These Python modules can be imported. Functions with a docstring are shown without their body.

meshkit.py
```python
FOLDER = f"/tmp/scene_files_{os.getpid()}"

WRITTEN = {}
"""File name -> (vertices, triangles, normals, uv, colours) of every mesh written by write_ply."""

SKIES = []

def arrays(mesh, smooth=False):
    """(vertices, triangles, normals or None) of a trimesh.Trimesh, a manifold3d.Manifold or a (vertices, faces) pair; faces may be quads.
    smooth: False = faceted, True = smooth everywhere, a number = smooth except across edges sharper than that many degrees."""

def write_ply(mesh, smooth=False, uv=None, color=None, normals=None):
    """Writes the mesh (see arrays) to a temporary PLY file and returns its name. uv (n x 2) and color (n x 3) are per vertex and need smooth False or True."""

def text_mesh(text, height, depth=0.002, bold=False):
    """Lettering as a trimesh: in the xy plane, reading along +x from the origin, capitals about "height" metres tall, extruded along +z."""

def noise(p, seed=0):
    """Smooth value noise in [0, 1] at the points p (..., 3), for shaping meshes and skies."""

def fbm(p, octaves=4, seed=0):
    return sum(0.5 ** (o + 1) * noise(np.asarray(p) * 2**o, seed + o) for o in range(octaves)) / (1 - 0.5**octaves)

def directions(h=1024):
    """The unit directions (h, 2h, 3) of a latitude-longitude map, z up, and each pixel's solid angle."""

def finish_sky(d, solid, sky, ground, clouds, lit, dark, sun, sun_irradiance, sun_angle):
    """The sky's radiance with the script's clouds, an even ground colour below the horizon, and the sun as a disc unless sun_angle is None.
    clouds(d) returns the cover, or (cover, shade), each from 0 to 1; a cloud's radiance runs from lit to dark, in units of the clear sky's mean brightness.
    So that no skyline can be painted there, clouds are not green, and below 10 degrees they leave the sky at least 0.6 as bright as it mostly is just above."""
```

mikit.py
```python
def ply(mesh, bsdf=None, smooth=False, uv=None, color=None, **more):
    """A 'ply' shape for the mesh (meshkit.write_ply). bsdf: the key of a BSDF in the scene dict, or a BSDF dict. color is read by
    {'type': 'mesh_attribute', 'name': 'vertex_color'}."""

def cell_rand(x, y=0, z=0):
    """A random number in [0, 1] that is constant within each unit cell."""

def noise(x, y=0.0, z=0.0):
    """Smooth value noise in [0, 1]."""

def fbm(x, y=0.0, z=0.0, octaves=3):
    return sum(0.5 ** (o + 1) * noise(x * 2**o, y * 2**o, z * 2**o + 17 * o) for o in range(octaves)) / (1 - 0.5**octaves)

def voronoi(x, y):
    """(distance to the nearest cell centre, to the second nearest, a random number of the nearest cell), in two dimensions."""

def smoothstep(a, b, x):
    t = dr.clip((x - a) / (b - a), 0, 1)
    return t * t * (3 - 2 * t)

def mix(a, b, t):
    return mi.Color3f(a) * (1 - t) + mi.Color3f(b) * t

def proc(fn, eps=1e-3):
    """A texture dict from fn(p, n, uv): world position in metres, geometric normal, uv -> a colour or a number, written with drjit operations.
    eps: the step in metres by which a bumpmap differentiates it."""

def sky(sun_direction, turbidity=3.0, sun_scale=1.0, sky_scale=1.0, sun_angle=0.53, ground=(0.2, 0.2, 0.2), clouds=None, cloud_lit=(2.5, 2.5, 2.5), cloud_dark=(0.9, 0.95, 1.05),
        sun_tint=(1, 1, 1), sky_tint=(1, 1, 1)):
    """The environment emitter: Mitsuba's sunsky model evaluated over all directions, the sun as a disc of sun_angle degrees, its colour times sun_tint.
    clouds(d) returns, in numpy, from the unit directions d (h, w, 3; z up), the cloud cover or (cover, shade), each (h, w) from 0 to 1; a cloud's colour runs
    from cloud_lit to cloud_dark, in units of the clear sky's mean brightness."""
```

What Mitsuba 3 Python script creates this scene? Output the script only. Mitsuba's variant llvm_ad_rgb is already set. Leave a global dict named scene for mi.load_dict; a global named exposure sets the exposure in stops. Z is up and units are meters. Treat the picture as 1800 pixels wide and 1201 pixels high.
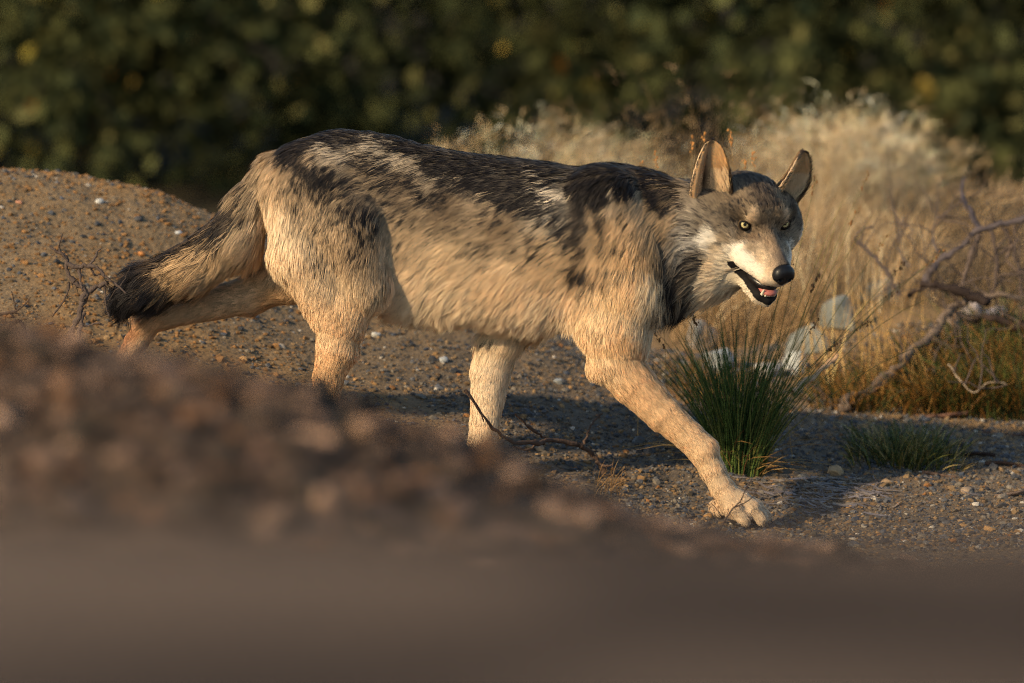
import math
import numpy as np
import trimesh
import mitsuba as mi
import drjit as dr
import mikit
import meshkit
from scipy.spatial import cKDTree
from scipy.interpolate import PchipInterpolator, RectBivariateSpline
from scipy.ndimage import map_coordinates

T = mi.ScalarTransform4f
scene, labels = {}, {}

# ------------------------------------------------------------------ camera, light
S = 0.00125                     # metres per photograph pixel in the plane of the animal
Z0 = 0.40                       # height of the picture's centre in that plane
PITCH = math.radians(3.5)
DIST = 12.0
CAM = np.array([0.0, -DIST, Z0 + DIST * math.tan(PITCH)])
FWD = np.array([0, math.cos(PITCH), -math.sin(PITCH)])
UPV = np.array([0, math.sin(PITCH), math.cos(PITCH)])
AXIS = DIST / math.cos(PITCH)
TX = 900 * S / AXIS
scene['camera'] = {
    'type': 'thinlens', 'fov': 2 * math.degrees(math.atan(TX)), 'fov_axis': 'x',
    'aperture_radius': 0.038, 'focus_distance': AXIS - 0.04, 'near_clip': 0.05, 'far_clip': 400.0,
    'to_world': T().look_at(origin=CAM.tolist(), target=(CAM + FWD).tolist(), up=[0, 0, 1])}
SUN = np.array([-0.66, -0.62, 0.40])
scene['sky'] = mikit.sky(SUN.tolist(), turbidity=3.0, sky_scale=1.55, sky_tint=(1.06, 1.0, 0.92), sun_angle=2.2, sun_tint=(1.0, 0.985, 0.94), ground=(0.12, 0.10, 0.08))
exposure = 1.78


def at(u, v, y):
    """The world point at depth y seen at photograph pixel (u, v)."""
    d = FWD + (u - 900) / 900 * TX * np.array([1.0, 0, 0]) + (600.5 - v) / 900 * TX * UPV
    return CAM + d * ((y - CAM[1]) / d[1])


def lin(*c):
    c = np.asarray(c if len(c) > 1 else c[0], float) / 255.0
    return np.where(c <= 0.04045, c / 12.92, ((c + 0.055) / 1.055) ** 2.4)


def unit(a):
    a = np.asarray(a, float)
    return a / np.maximum(np.linalg.norm(a, axis=-1, keepdims=True), 1e-12)


def tag(key, label, category=None, group=None, kind=None):
    d = {'label': label}
    if category: d['category'] = category
    if group: d['group'] = group
    if kind: d['kind'] = kind
    labels[key] = d


# ------------------------------------------------------------------ materials
VC = {'type': 'mesh_attribute', 'name': 'vertex_color'}


def two(b): return {'type': 'twosided', 'bsdf': b}


def principled(color, rough=0.6, spec=0.3, **more):
    c = color if isinstance(color, dict) else {'type': 'rgb', 'value': list(map(float, color))}
    return two({'type': 'principled', 'base_color': c, 'roughness': rough, 'specular': spec, **more})


scene['fur_mat'] = principled(VC, 0.5, 0.12)
scene['skin_mat'] = principled(VC, 0.7, 0.15)
scene['stone_mat'] = principled(VC, 0.75, 0.3)
scene['plant_mat'] = principled(VC, 0.55, 0.3)
scene['bark_mat'] = two({'type': 'bumpmap', 'scale': 1.0,
                         'arbitrary': mikit.proc(lambda p, n, uv: 0.0016 * mikit.fbm(p.x * 420, p.y * 420, p.z * 150, 2)),
                         'bsdf': {'type': 'principled', 'base_color': VC, 'roughness': 0.8, 'specular': 0.2}})
scene['leaf_mat'] = {'type': 'principledthin', 'base_color': VC, 'roughness': 0.45, 'diff_trans': 0.5, 'spec_tint': 0.0}
scene['nose_mat'] = two({'type': 'bumpmap', 'scale': 1.0,
                         'arbitrary': mikit.proc(lambda p, n, uv: 0.00012 * mikit.noise(p.x * 900, p.y * 900, p.z * 900), 3e-4),
                         'bsdf': {'type': 'principled', 'base_color': {'type': 'rgb', 'value': [0.008, 0.008, 0.011]}, 'roughness': 0.42, 'specular': 0.4}})
scene['wet_black_mat'] = principled((0.012, 0.010, 0.011), 0.3, 0.5)
scene['tongue_mat'] = principled((0.50, 0.17, 0.15), 0.35, 0.5)
scene['tooth_mat'] = principled((0.80, 0.74, 0.60), 0.25, 0.5)
scene['claw_mat'] = principled((0.03, 0.026, 0.024), 0.4, 0.5)
scene['iris_mat'] = principled((0.56, 0.48, 0.24), 0.15, 0.5, clearcoat=1.0, clearcoat_gloss=0.95)
scene['pupil_mat'] = principled((0.005, 0.005, 0.006), 0.08, 0.5, clearcoat=1.0, clearcoat_gloss=0.97)
scene['eyeball_mat'] = principled((0.05, 0.035, 0.02), 0.12, 0.5, clearcoat=1.0, clearcoat_gloss=0.95)


def ground_color(p, n, uv):
    a = mikit.fbm(p.x * 3.1, p.y * 3.1, 0.0, 4)
    b = mikit.fbm(p.x * 60, p.y * 60, p.z * 60, 2)
    c = mikit.noise(p.x * 260, p.y * 260, p.z * 260)
    sand = mikit.mix([0.255, 0.165, 0.085], [0.205, 0.148, 0.092], mikit.smoothstep(0.38, 0.62, a))
    col = sand * (0.55 + 0.55 * b + 0.35 * c)
    grey = mikit.smoothstep(-0.55, 0.25, p.x + 0.5 * (a - 0.5)) * mikit.smoothstep(1.6, 0.5, p.y)
    col = mikit.mix(col, mi.Color3f(0.105, 0.09, 0.078) * (0.55 + 0.6 * b + 0.4 * c), grey * 0.75)
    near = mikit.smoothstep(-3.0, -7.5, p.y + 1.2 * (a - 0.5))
    shaded_soil = mikit.mix([0.125, 0.093, 0.072], [0.034, 0.025, 0.021], mikit.smoothstep(0.34, 0.60, mikit.fbm(p.x * 3.3 + 5.3, p.y * 2.0, 3.0, 2)))  # darker soil, its tone also standing in for shade over the foreground
    col = mikit.mix(col, shaded_soil * (0.8 + 0.4 * b), near)
    col = mikit.mix(col, mi.Color3f(0.13, 0.10, 0.065) * (0.6 + 0.8 * b), mikit.smoothstep(1.6, 2.2, p.y) * mikit.smoothstep(0.2, 0.5, p.x))
    return mikit.mix(col, [0.035, 0.03, 0.02], mikit.smoothstep(5.0, 10.0, p.y))


def shaded_soil_color(p, n, uv):
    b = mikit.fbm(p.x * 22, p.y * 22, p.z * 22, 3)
    return mikit.mix([0.028, 0.020, 0.015], [0.100, 0.068, 0.048], mikit.smoothstep(0.35, 0.68, b))  # dark earth with the foreground shade put into its colour


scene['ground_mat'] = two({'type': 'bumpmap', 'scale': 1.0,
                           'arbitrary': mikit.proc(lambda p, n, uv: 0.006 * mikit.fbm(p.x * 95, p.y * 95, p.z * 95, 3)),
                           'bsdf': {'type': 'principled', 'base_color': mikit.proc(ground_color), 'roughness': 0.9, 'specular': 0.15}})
scene['shaded_soil_mat'] = two({'type': 'principled', 'base_color': mikit.proc(shaded_soil_color), 'roughness': 0.9, 'specular': 0.15})

# ------------------------------------------------------------------ generic mesh tools
RNG = np.random.default_rng(7)


def grid_faces(n, m):
    i, j = np.meshgrid(np.arange(n - 1), np.arange(m - 1), indexing='ij')
    a = (i * m + j).ravel()
    return np.vstack([np.stack([a, a + m, a + m + 1], 1), np.stack([a, a + m + 1, a + 1], 1)])


def ribbons(P, W, C, side, nrm=None):
    """P (n, m, 3) paths, W (n, m) half widths, C (n, m, 3), side (n, m, 3) -> vertices, faces, colours (, normals); the last station is a point."""
    n, m, _ = P.shape
    a, b = P[:, :-1] - side[:, :-1] * W[:, :-1, None], P[:, :-1] + side[:, :-1] * W[:, :-1, None]
    body = np.stack([a, b], 2).reshape(n, 2 * (m - 1), 3)
    v = np.concatenate([body, P[:, -1:]], 1)
    k = 2 * m - 1
    f = []
    for s in range(m - 2):
        f += [[2 * s, 2 * s + 1, 2 * s + 3], [2 * s, 2 * s + 3, 2 * s + 2]]
    f += [[2 * m - 4, 2 * m - 3, 2 * m - 2]]
    F = (np.array(f)[None] + (np.arange(n) * k)[:, None, None]).reshape(-1, 3)
    dup = lambda X: np.concatenate([np.repeat(X[:, :-1], 2, 1), X[:, -1:]], 1).reshape(-1, X.shape[-1])
    out = [v.reshape(-1, 3), F, dup(C)]
    if nrm is not None: out.append(dup(nrm))
    return out


def tubes(P, R, C, sides=3):
    """P (n, m, 3), R (n, m), C (n, m, 3) or (n, 3): closed thin tubes."""
    P, R = np.asarray(P, float), np.asarray(R, float)
    n, m, _ = P.shape
    if C.ndim == 2: C = np.repeat(C[:, None], m, 1)
    t = unit(np.gradient(P, axis=1))
    ref = np.where(np.abs(t[:, :1, 2:]) < 0.9, [0, 0, 1.0], [1.0, 0, 0])
    a = unit(np.cross(t, np.broadcast_to(ref, t.shape)))
    b = np.cross(t, a)
    g = np.arange(sides) * 2 * np.pi / sides
    v = P[:, :, None] + R[:, :, None, None] * (np.cos(g)[:, None] * a[:, :, None] + np.sin(g)[:, None] * b[:, :, None])
    nn = np.cos(g)[:, None] * a[:, :, None] + np.sin(g)[:, None] * b[:, :, None]
    i, j = np.meshgrid(np.arange(m - 1), np.arange(sides), indexing='ij')
    q = np.stack([i * sides + j, i * sides + (j + 1) % sides, (i + 1) * sides + (j + 1) % sides, (i + 1) * sides + j], -1).reshape(-1, 4)
    f = np.vstack([q[:, [0, 1, 2]], q[:, [0, 2, 3]]])
    cap = [[(m - 1) * sides, (m - 1) * sides + k, (m - 1) * sides + k + 1] for k in range(1, sides - 1)]
    f = np.vstack([f, cap])
    F = (f[None] + (np.arange(n) * m * sides)[:, None, None]).reshape(-1, 3)
    return v.reshape(-1, 3), F, np.repeat(C[:, :, None], sides, 2).reshape(-1, 3), nn.reshape(-1, 3)


def put(key, v, f, c, bsdf, normals=None, smooth=False):
    if normals is not None:
        path = meshkit.write_ply((v, f), False, None, c, normals=normals)
        scene[key] = {'type': 'ply', 'filename': path, 'face_normals': False, 'bsdf': {'type': 'ref', 'id': bsdf}}
    else:
        scene[key] = mikit.ply(trimesh.Trimesh(v, f, process=False), bsdf, smooth=smooth, color=c)


def join(parts):
    out, at_ = [[] for _ in parts[0]], 0
    for p in parts:
        for k, x in enumerate(p): out[k].append(x + at_ if k == 1 else x)
        at_ += len(p[0])
    return [np.concatenate(o) for o in out]


ICO = trimesh.creation.icosahedron()
OCT = trimesh.Trimesh([[1, 0, 0], [-1, 0, 0], [0, 1, 0], [0, -1, 0], [0, 0, 1], [0, 0, -1]],
                      [[0, 2, 4], [2, 1, 4], [1, 3, 4], [3, 0, 4], [2, 0, 5], [1, 2, 5], [3, 1, 5], [0, 3, 5]], process=False)


def rotations(n, rng):
    q = unit(rng.normal(size=(n, 4)))
    w, x, y, z = q.T
    return np.stack([1 - 2 * (y * y + z * z), 2 * (x * y - z * w), 2 * (x * z + y * w), 2 * (x * y + z * w), 1 - 2 * (x * x + z * z),
                     2 * (y * z - x * w), 2 * (x * z - y * w), 2 * (y * z + x * w), 1 - 2 * (x * x + y * y)], 1).reshape(-1, 3, 3)


def stones(base, centres, radii, colors, rng, flat=0.75, jitter=0.2):
    n, b = len(centres), np.asarray(base.vertices)
    v = b[None] * (1 + jitter * rng.normal(size=(n, len(b), 1))) * rng.uniform(0.6, 1.25, (n, 1, 3))
    v = np.einsum('nij,nkj->nki', rotations(n, rng), v) * radii[:, None, None]
    v[..., 2] *= flat
    v += centres[:, None]
    F = (np.asarray(base.faces)[None] + (np.arange(n) * len(b))[:, None, None]).reshape(-1, 3)
    return v.reshape(-1, 3), F, np.repeat(colors, len(b), 0)


# ------------------------------------------------------------------ the ground
UG = np.array([-1500, -600, -300, 0, 180, 350, 600, 850, 1100, 1310, 1550, 1800, 2100, 3000.])
ROWS = {   # depth: photograph row at which the ground stands at those columns
    -0.6: [725, 725, 730, 742, 765, 800, 870, 905, 935, 952, 958, 962, 966, 966],
    0.0: [680, 680, 682, 690, 712, 748, 808, 845, 887, 921, 927, 931, 935, 935],
    0.4: [520, 520, 525, 548, 585, 632, 702, 748, 796, 832, 850, 858, 862, 862],
    0.8: [385, 385, 392, 417, 460, 515, 600, 652, 712, 752, 780, 790, 794, 794],
    1.2: [285, 285, 290, 303, 334, 392, 500, 570, 640, 690, 722, 730, 734, 734],
    1.6: [300, 300, 305, 318, 350, 405, 490, 550, 605, 640, 612, 600, 598, 598],
    2.0: [330, 330, 335, 350, 380, 430, 500, 545, 580, 590, 535, 515, 512, 512],
}
ys, zs = [], []
for y_, row in sorted(ROWS.items()):
    ys.append(y_)
    zs.append([at(u, v, y_)[2] for u, v in zip(UG, row)])
XG = (UG - 900) * S


def front(y):
    d = y + DIST
    base = CAM[2] - 0.0978 * d - 0.05 * np.clip((d - 3.4) / 3.0, 0, 1)
    return np.where(d < 2.6, CAM[2] - 0.0978 * 2.6 + (2.6 - d) * 0.012, base)


for y_ in (-11.9, -9.5, -8.5, -6.0, -4.0, -2.2):
    ys.append(y_); zs.append(np.full(len(UG), float(front(np.array(y_)))))
for y_, zl, zr in ((2.5, 0.50, 0.52), (4.0, 0.30, 0.40), (8.0, 0.2, 0.34), (13.0, 0.2, 0.3), (20.0, 0.6, 0.6), (40.0, 3.0, 3.0), (120.0, 12.0, 12.0)):
    ys.append(y_); zs.append(np.interp(UG, [300, 1300], [zl, zr]))
o = np.argsort(ys)
ys, zs = np.array(ys)[o], np.array(zs)[o]
_rows = PchipInterpolator(ys, zs, axis=0)
_near = {}


def smooth_height(x, y):
    x, y = np.clip(np.asarray(x, float), XG[0], XG[-1]), np.asarray(y, float)
    yi = TABLE_Y
    i = np.clip(np.searchsorted(yi, y) - 1, 0, len(yi) - 2)
    t = np.clip((y - yi[i]) / (yi[i + 1] - yi[i]), 0, 1)
    fx = (x - XG[0]) / (XG[-1] - XG[0]) * (NX - 1)
    j = np.clip(fx.astype(int), 0, NX - 2)
    s = fx - j
    return (TABLE[i, j] * (1 - s) + TABLE[i, j + 1] * s) * (1 - t) + (TABLE[i + 1, j] * (1 - s) + TABLE[i + 1, j + 1] * s) * t


NX = 600
TABLE_Y = np.concatenate([np.arange(-11.95, 5, 0.02), np.arange(5, 120, 0.5)])
TABLE = PchipInterpolator(XG, _rows(TABLE_Y), axis=1)(np.linspace(XG[0], XG[-1], NX))


def height(x, y):
    z = smooth_height(x, y)
    p = np.stack([np.asarray(x, float), np.asarray(y, float), np.zeros_like(np.asarray(x, float))], -1)
    w = np.clip(np.asarray(y, float) / 3 + 3.2, 0.5, 1)
    return z + w * (0.05 * (meshkit.fbm(p * 2.3, 3, 5) - 0.5) * np.clip(np.abs(np.asarray(y) - 0.1) * 1.2, 0.25, 1) + 0.018 * (meshkit.fbm(p * 14, 3, 9) - 0.5))


gx = np.concatenate([-np.geomspace(1.5, 90, 34)[::-1], np.arange(-1.48, 1.49, 0.012), np.geomspace(1.5, 90, 34)])
gy = np.concatenate([[-30, -16], np.arange(-12, -1.0, 0.06), np.arange(-0.98, 2.0, 0.012), np.arange(2.02, 5, 0.1), np.geomspace(5.1, 120, 30)])
X, Y = np.meshgrid(gx, gy, indexing='ij')
Zg = height(X.ravel(), np.clip(Y.ravel(), -11.9, 119))
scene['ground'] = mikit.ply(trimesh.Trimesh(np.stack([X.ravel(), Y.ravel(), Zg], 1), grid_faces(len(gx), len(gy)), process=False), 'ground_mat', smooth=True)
labels['ground'] = {'kind': 'structure', 'label': 'sandy gravelly slope falling from left to right', 'category': 'ground'}

# the out-of-focus bank of stony earth in front
UM = np.array([-600, -300, 0, 100, 300, 520, 750, 850, 1000, 1100, 1250, 1500, 1900.])
VM = np.array([560, 572, 590, 604, 645, 697, 765, 806, 872, 905, 945, 985, 1060.])
YM = -4.6
xm = [at(u, v, YM)[0] for u, v in zip(UM, VM)]
zm = PchipInterpolator(xm, [at(u, v, YM)[2] for u, v in zip(UM, VM)])


def mound(x, y):
    xx = np.clip(x, xm[0], xm[-1])
    t = (y - YM - 0.10 * np.sin(x * 5)) / np.where(y < YM, 1.25, 0.95)
    g = front(y) - 0.05
    p = np.stack([x, y, np.zeros_like(x)], -1)
    lump = 0.05 * (meshkit.fbm(p * 7, 3, 21) - 0.5) + 0.035 * (meshkit.fbm(p * 26, 2, 23) - 0.5)
    return g + (zm(xx) - (front(np.full_like(y, YM)) - 0.05)) * np.exp(-np.abs(t) ** 2.4 * 1.6) + lump * np.exp(-t * t) - 0.10 * np.clip(np.abs(t) - 1.15, 0, 1)


mx, my = np.arange(-1.6, 1.0, 0.018), np.arange(-6.4, -3.3, 0.018)
X, Y = np.meshgrid(mx, my, indexing='ij')
scene['earth_bank'] = mikit.ply(trimesh.Trimesh(np.stack([X.ravel(), Y.ravel(), mound(X.ravel(), Y.ravel())], 1), grid_faces(len(mx), len(my)), process=False), 'shaded_soil_mat', smooth=True)
labels['earth_bank'] = {'kind': 'structure', 'label': 'blurred dark bank of stony earth in front of the animal', 'category': 'bank'}

# ------------------------------------------------------------------ gravel
PAL = np.array([lin(c) for c in ((96, 98, 104), (72, 74, 80), (128, 120, 110), (150, 124, 92), (170, 134, 92), (132, 108, 82), (196, 188, 178), (100, 92, 82), (158, 112, 70), (84, 90, 102))])
PW = np.array([0.18, 0.18, 0.14, 0.12, 0.03, 0.12, 0.025, 0.13, 0.015, 0.06])


def scatter_ground(n, y0, y1, rng):
    x, y = rng.uniform(-1.4, 1.4, n), rng.uniform(y0, y1, n)
    p = np.stack([x, y, 0 * x], 1)
    coarse = np.clip((x + 0.75 + 1.3 * (meshkit.fbm(p * 1.7, 3, 3) - 0.5)) / 0.7, 0.5, 1)
    keep = rng.random(n) < coarse * np.clip(0.4 + 1.4 * meshkit.fbm(p * 4.3, 2, 31), 0, 1)
    return x[keep], y[keep]


def gravel(n, r0, r1, base, rng, y0=-0.6, y1=1.75):
    x, y = scatter_ground(n, y0, y1, rng)
    r = r0 * (r1 / r0) ** (rng.random(len(x)) ** 1.7)
    c = np.stack([x, y, height(x, y) + r * 0.15], 1)
    sandy = np.clip(-(x + 0.25) / 0.6, 0, 1)[:, None]
    k = rng.choice(len(PAL), len(x), p=PW)
    col = PAL[k] * rng.uniform(0.55, 1.1, (len(x), 1))
    warm = lin(152, 114, 74) * rng.uniform(0.5, 1.0, (len(x), 1))
    return stones(base, c, r, np.where(rng.random((len(x), 1)) < sandy * 0.55, warm, col), rng)


rg = np.random.default_rng(11)
v, f, c = join([gravel(100000, 0.0019, 0.0048, OCT, rg), gravel(22000, 0.0042, 0.0085, ICO, rg), gravel(1300, 0.008, 0.014, ICO, rg), gravel(22000, 0.002, 0.007, OCT, rg, -3.2, -0.6)])
put('gravel', v, f, c, 'stone_mat')
tag('gravel', 'loose grey and tan gravel strewn over the sandy slope', 'gravel', kind='stuff')

rb = np.random.default_rng(13)
n = 5200
bx, by = rb.uniform(-1.3, 0.55, n), rb.uniform(-5.7, -3.9, n)
br = 0.006 * (0.024 / 0.006) ** (rb.random(n) ** 2.0)
bcol = np.array([lin(x) for x in ((112, 90, 78), (84, 70, 62), (154, 126, 108), (56, 49, 44), (110, 80, 58), (36, 31, 29))])[rb.choice(6, n, p=[.22, .22, .12, .2, .14, .1])] * rb.uniform(0.6, 1.3, (n, 1))
bc = np.stack([bx, by, mound(bx, by) + br * 0.2], 1)
v, f, c = stones(ICO, bc, br, bcol, rb)
put('rubble', v, f, c, 'stone_mat')
tag('rubble', 'blurred pinkish stones scattered over the dark bank in front', 'stones', kind='stuff')

# ------------------------------------------------------------------ the wolf: its body as one smooth surface, in photograph pixels (x right, y away, z up)
def P(u, v, w): return np.array([u - 900.0, -w, 600.0 - v])


def world(q): return np.asarray(q) * S + np.array([0, 0, Z0])


YAW, TILT = math.radians(29), math.radians(30)
HR = np.array([math.cos(YAW), math.sin(YAW), 0])                                                    # across the head
HF = np.array([math.sin(YAW) * math.cos(TILT), -math.cos(YAW) * math.cos(TILT), -math.sin(TILT)])   # towards the nose
HU = np.array([math.sin(YAW) * math.sin(TILT), -math.cos(YAW) * math.sin(TILT), math.cos(TILT)])    # towards the crown
HE = P(1341, 393, 66)
HM = np.stack([HR, HF, HU])


def head_local(q): return (q - HE) @ HM.T


def head_px(q): return np.asarray(q, float) @ HM + HE


# torso: column, upper and lower row, half width
TORSO = np.array([
    [478, 285, 372, 38], [500, 262, 420, 52], [540, 246, 470, 64], [600, 232, 515, 72], [660, 238, 532, 72], [700, 246, 545, 70], [760, 262, 556, 75], [830, 275, 562, 84],
    [900, 284, 568, 88], [960, 291, 573, 90], [1020, 300, 578, 88], [1080, 308, 570, 82], [1120, 314, 552, 74], [1150, 322, 530, 64], [1172, 345, 500, 48]], float)
_tx = TORSO[:, 0] - 900
_tt, _tb, _tw = (PchipInterpolator(_tx, c) for c in (600 - TORSO[:, 1], 600 - TORSO[:, 2], TORSO[:, 3]))


def torso(q):
    x = np.clip(q[..., 0], _tx[0], _tx[-1])
    top, bot, b = _tt(x), _tb(x), _tw(x)
    a, c = (top - bot) / 2, (top + bot) / 2
    e = np.maximum(_tx[0] - q[..., 0], 0) + np.maximum(q[..., 0] - _tx[-1], 0)
    r = ((np.abs(q[..., 2] - c) / a) ** 2.3 + (np.abs(q[..., 1]) / b) ** 2.3) ** (1 / 2.3)
    d = (r - 1) * np.minimum(a, b)
    return np.sqrt(np.maximum(d, 0) ** 2 + (e * 1.6) ** 2) + np.minimum(d, 0) + 0 * e


def cone(q, a, ra, b, rb, sy=1.0):
    k = np.array([1, 1 / sy, 1])
    q, a, b = q * k, np.asarray(a) * k, np.asarray(b) * k
    ab = b - a
    t = np.clip(((q - a) @ ab) / (ab @ ab), 0, 1)
    return np.linalg.norm(q - a - t[..., None] * ab, axis=-1) - (ra + (rb - ra) * t)


def ellipsoid(q, c, r):
    e = (q - np.asarray(c, float)) / np.asarray(r, float)
    k0, k1 = np.linalg.norm(e, axis=-1), np.linalg.norm(e / np.asarray(r, float), axis=-1)
    return k0 * (k0 - 1) / np.maximum(k1, 1e-9)


def smin(a, b, k):
    h = np.clip(0.5 + 0.5 * (b - a) / k, 0, 1)
    return b * (1 - h) + a * h - k * h * (1 - h)


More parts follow.
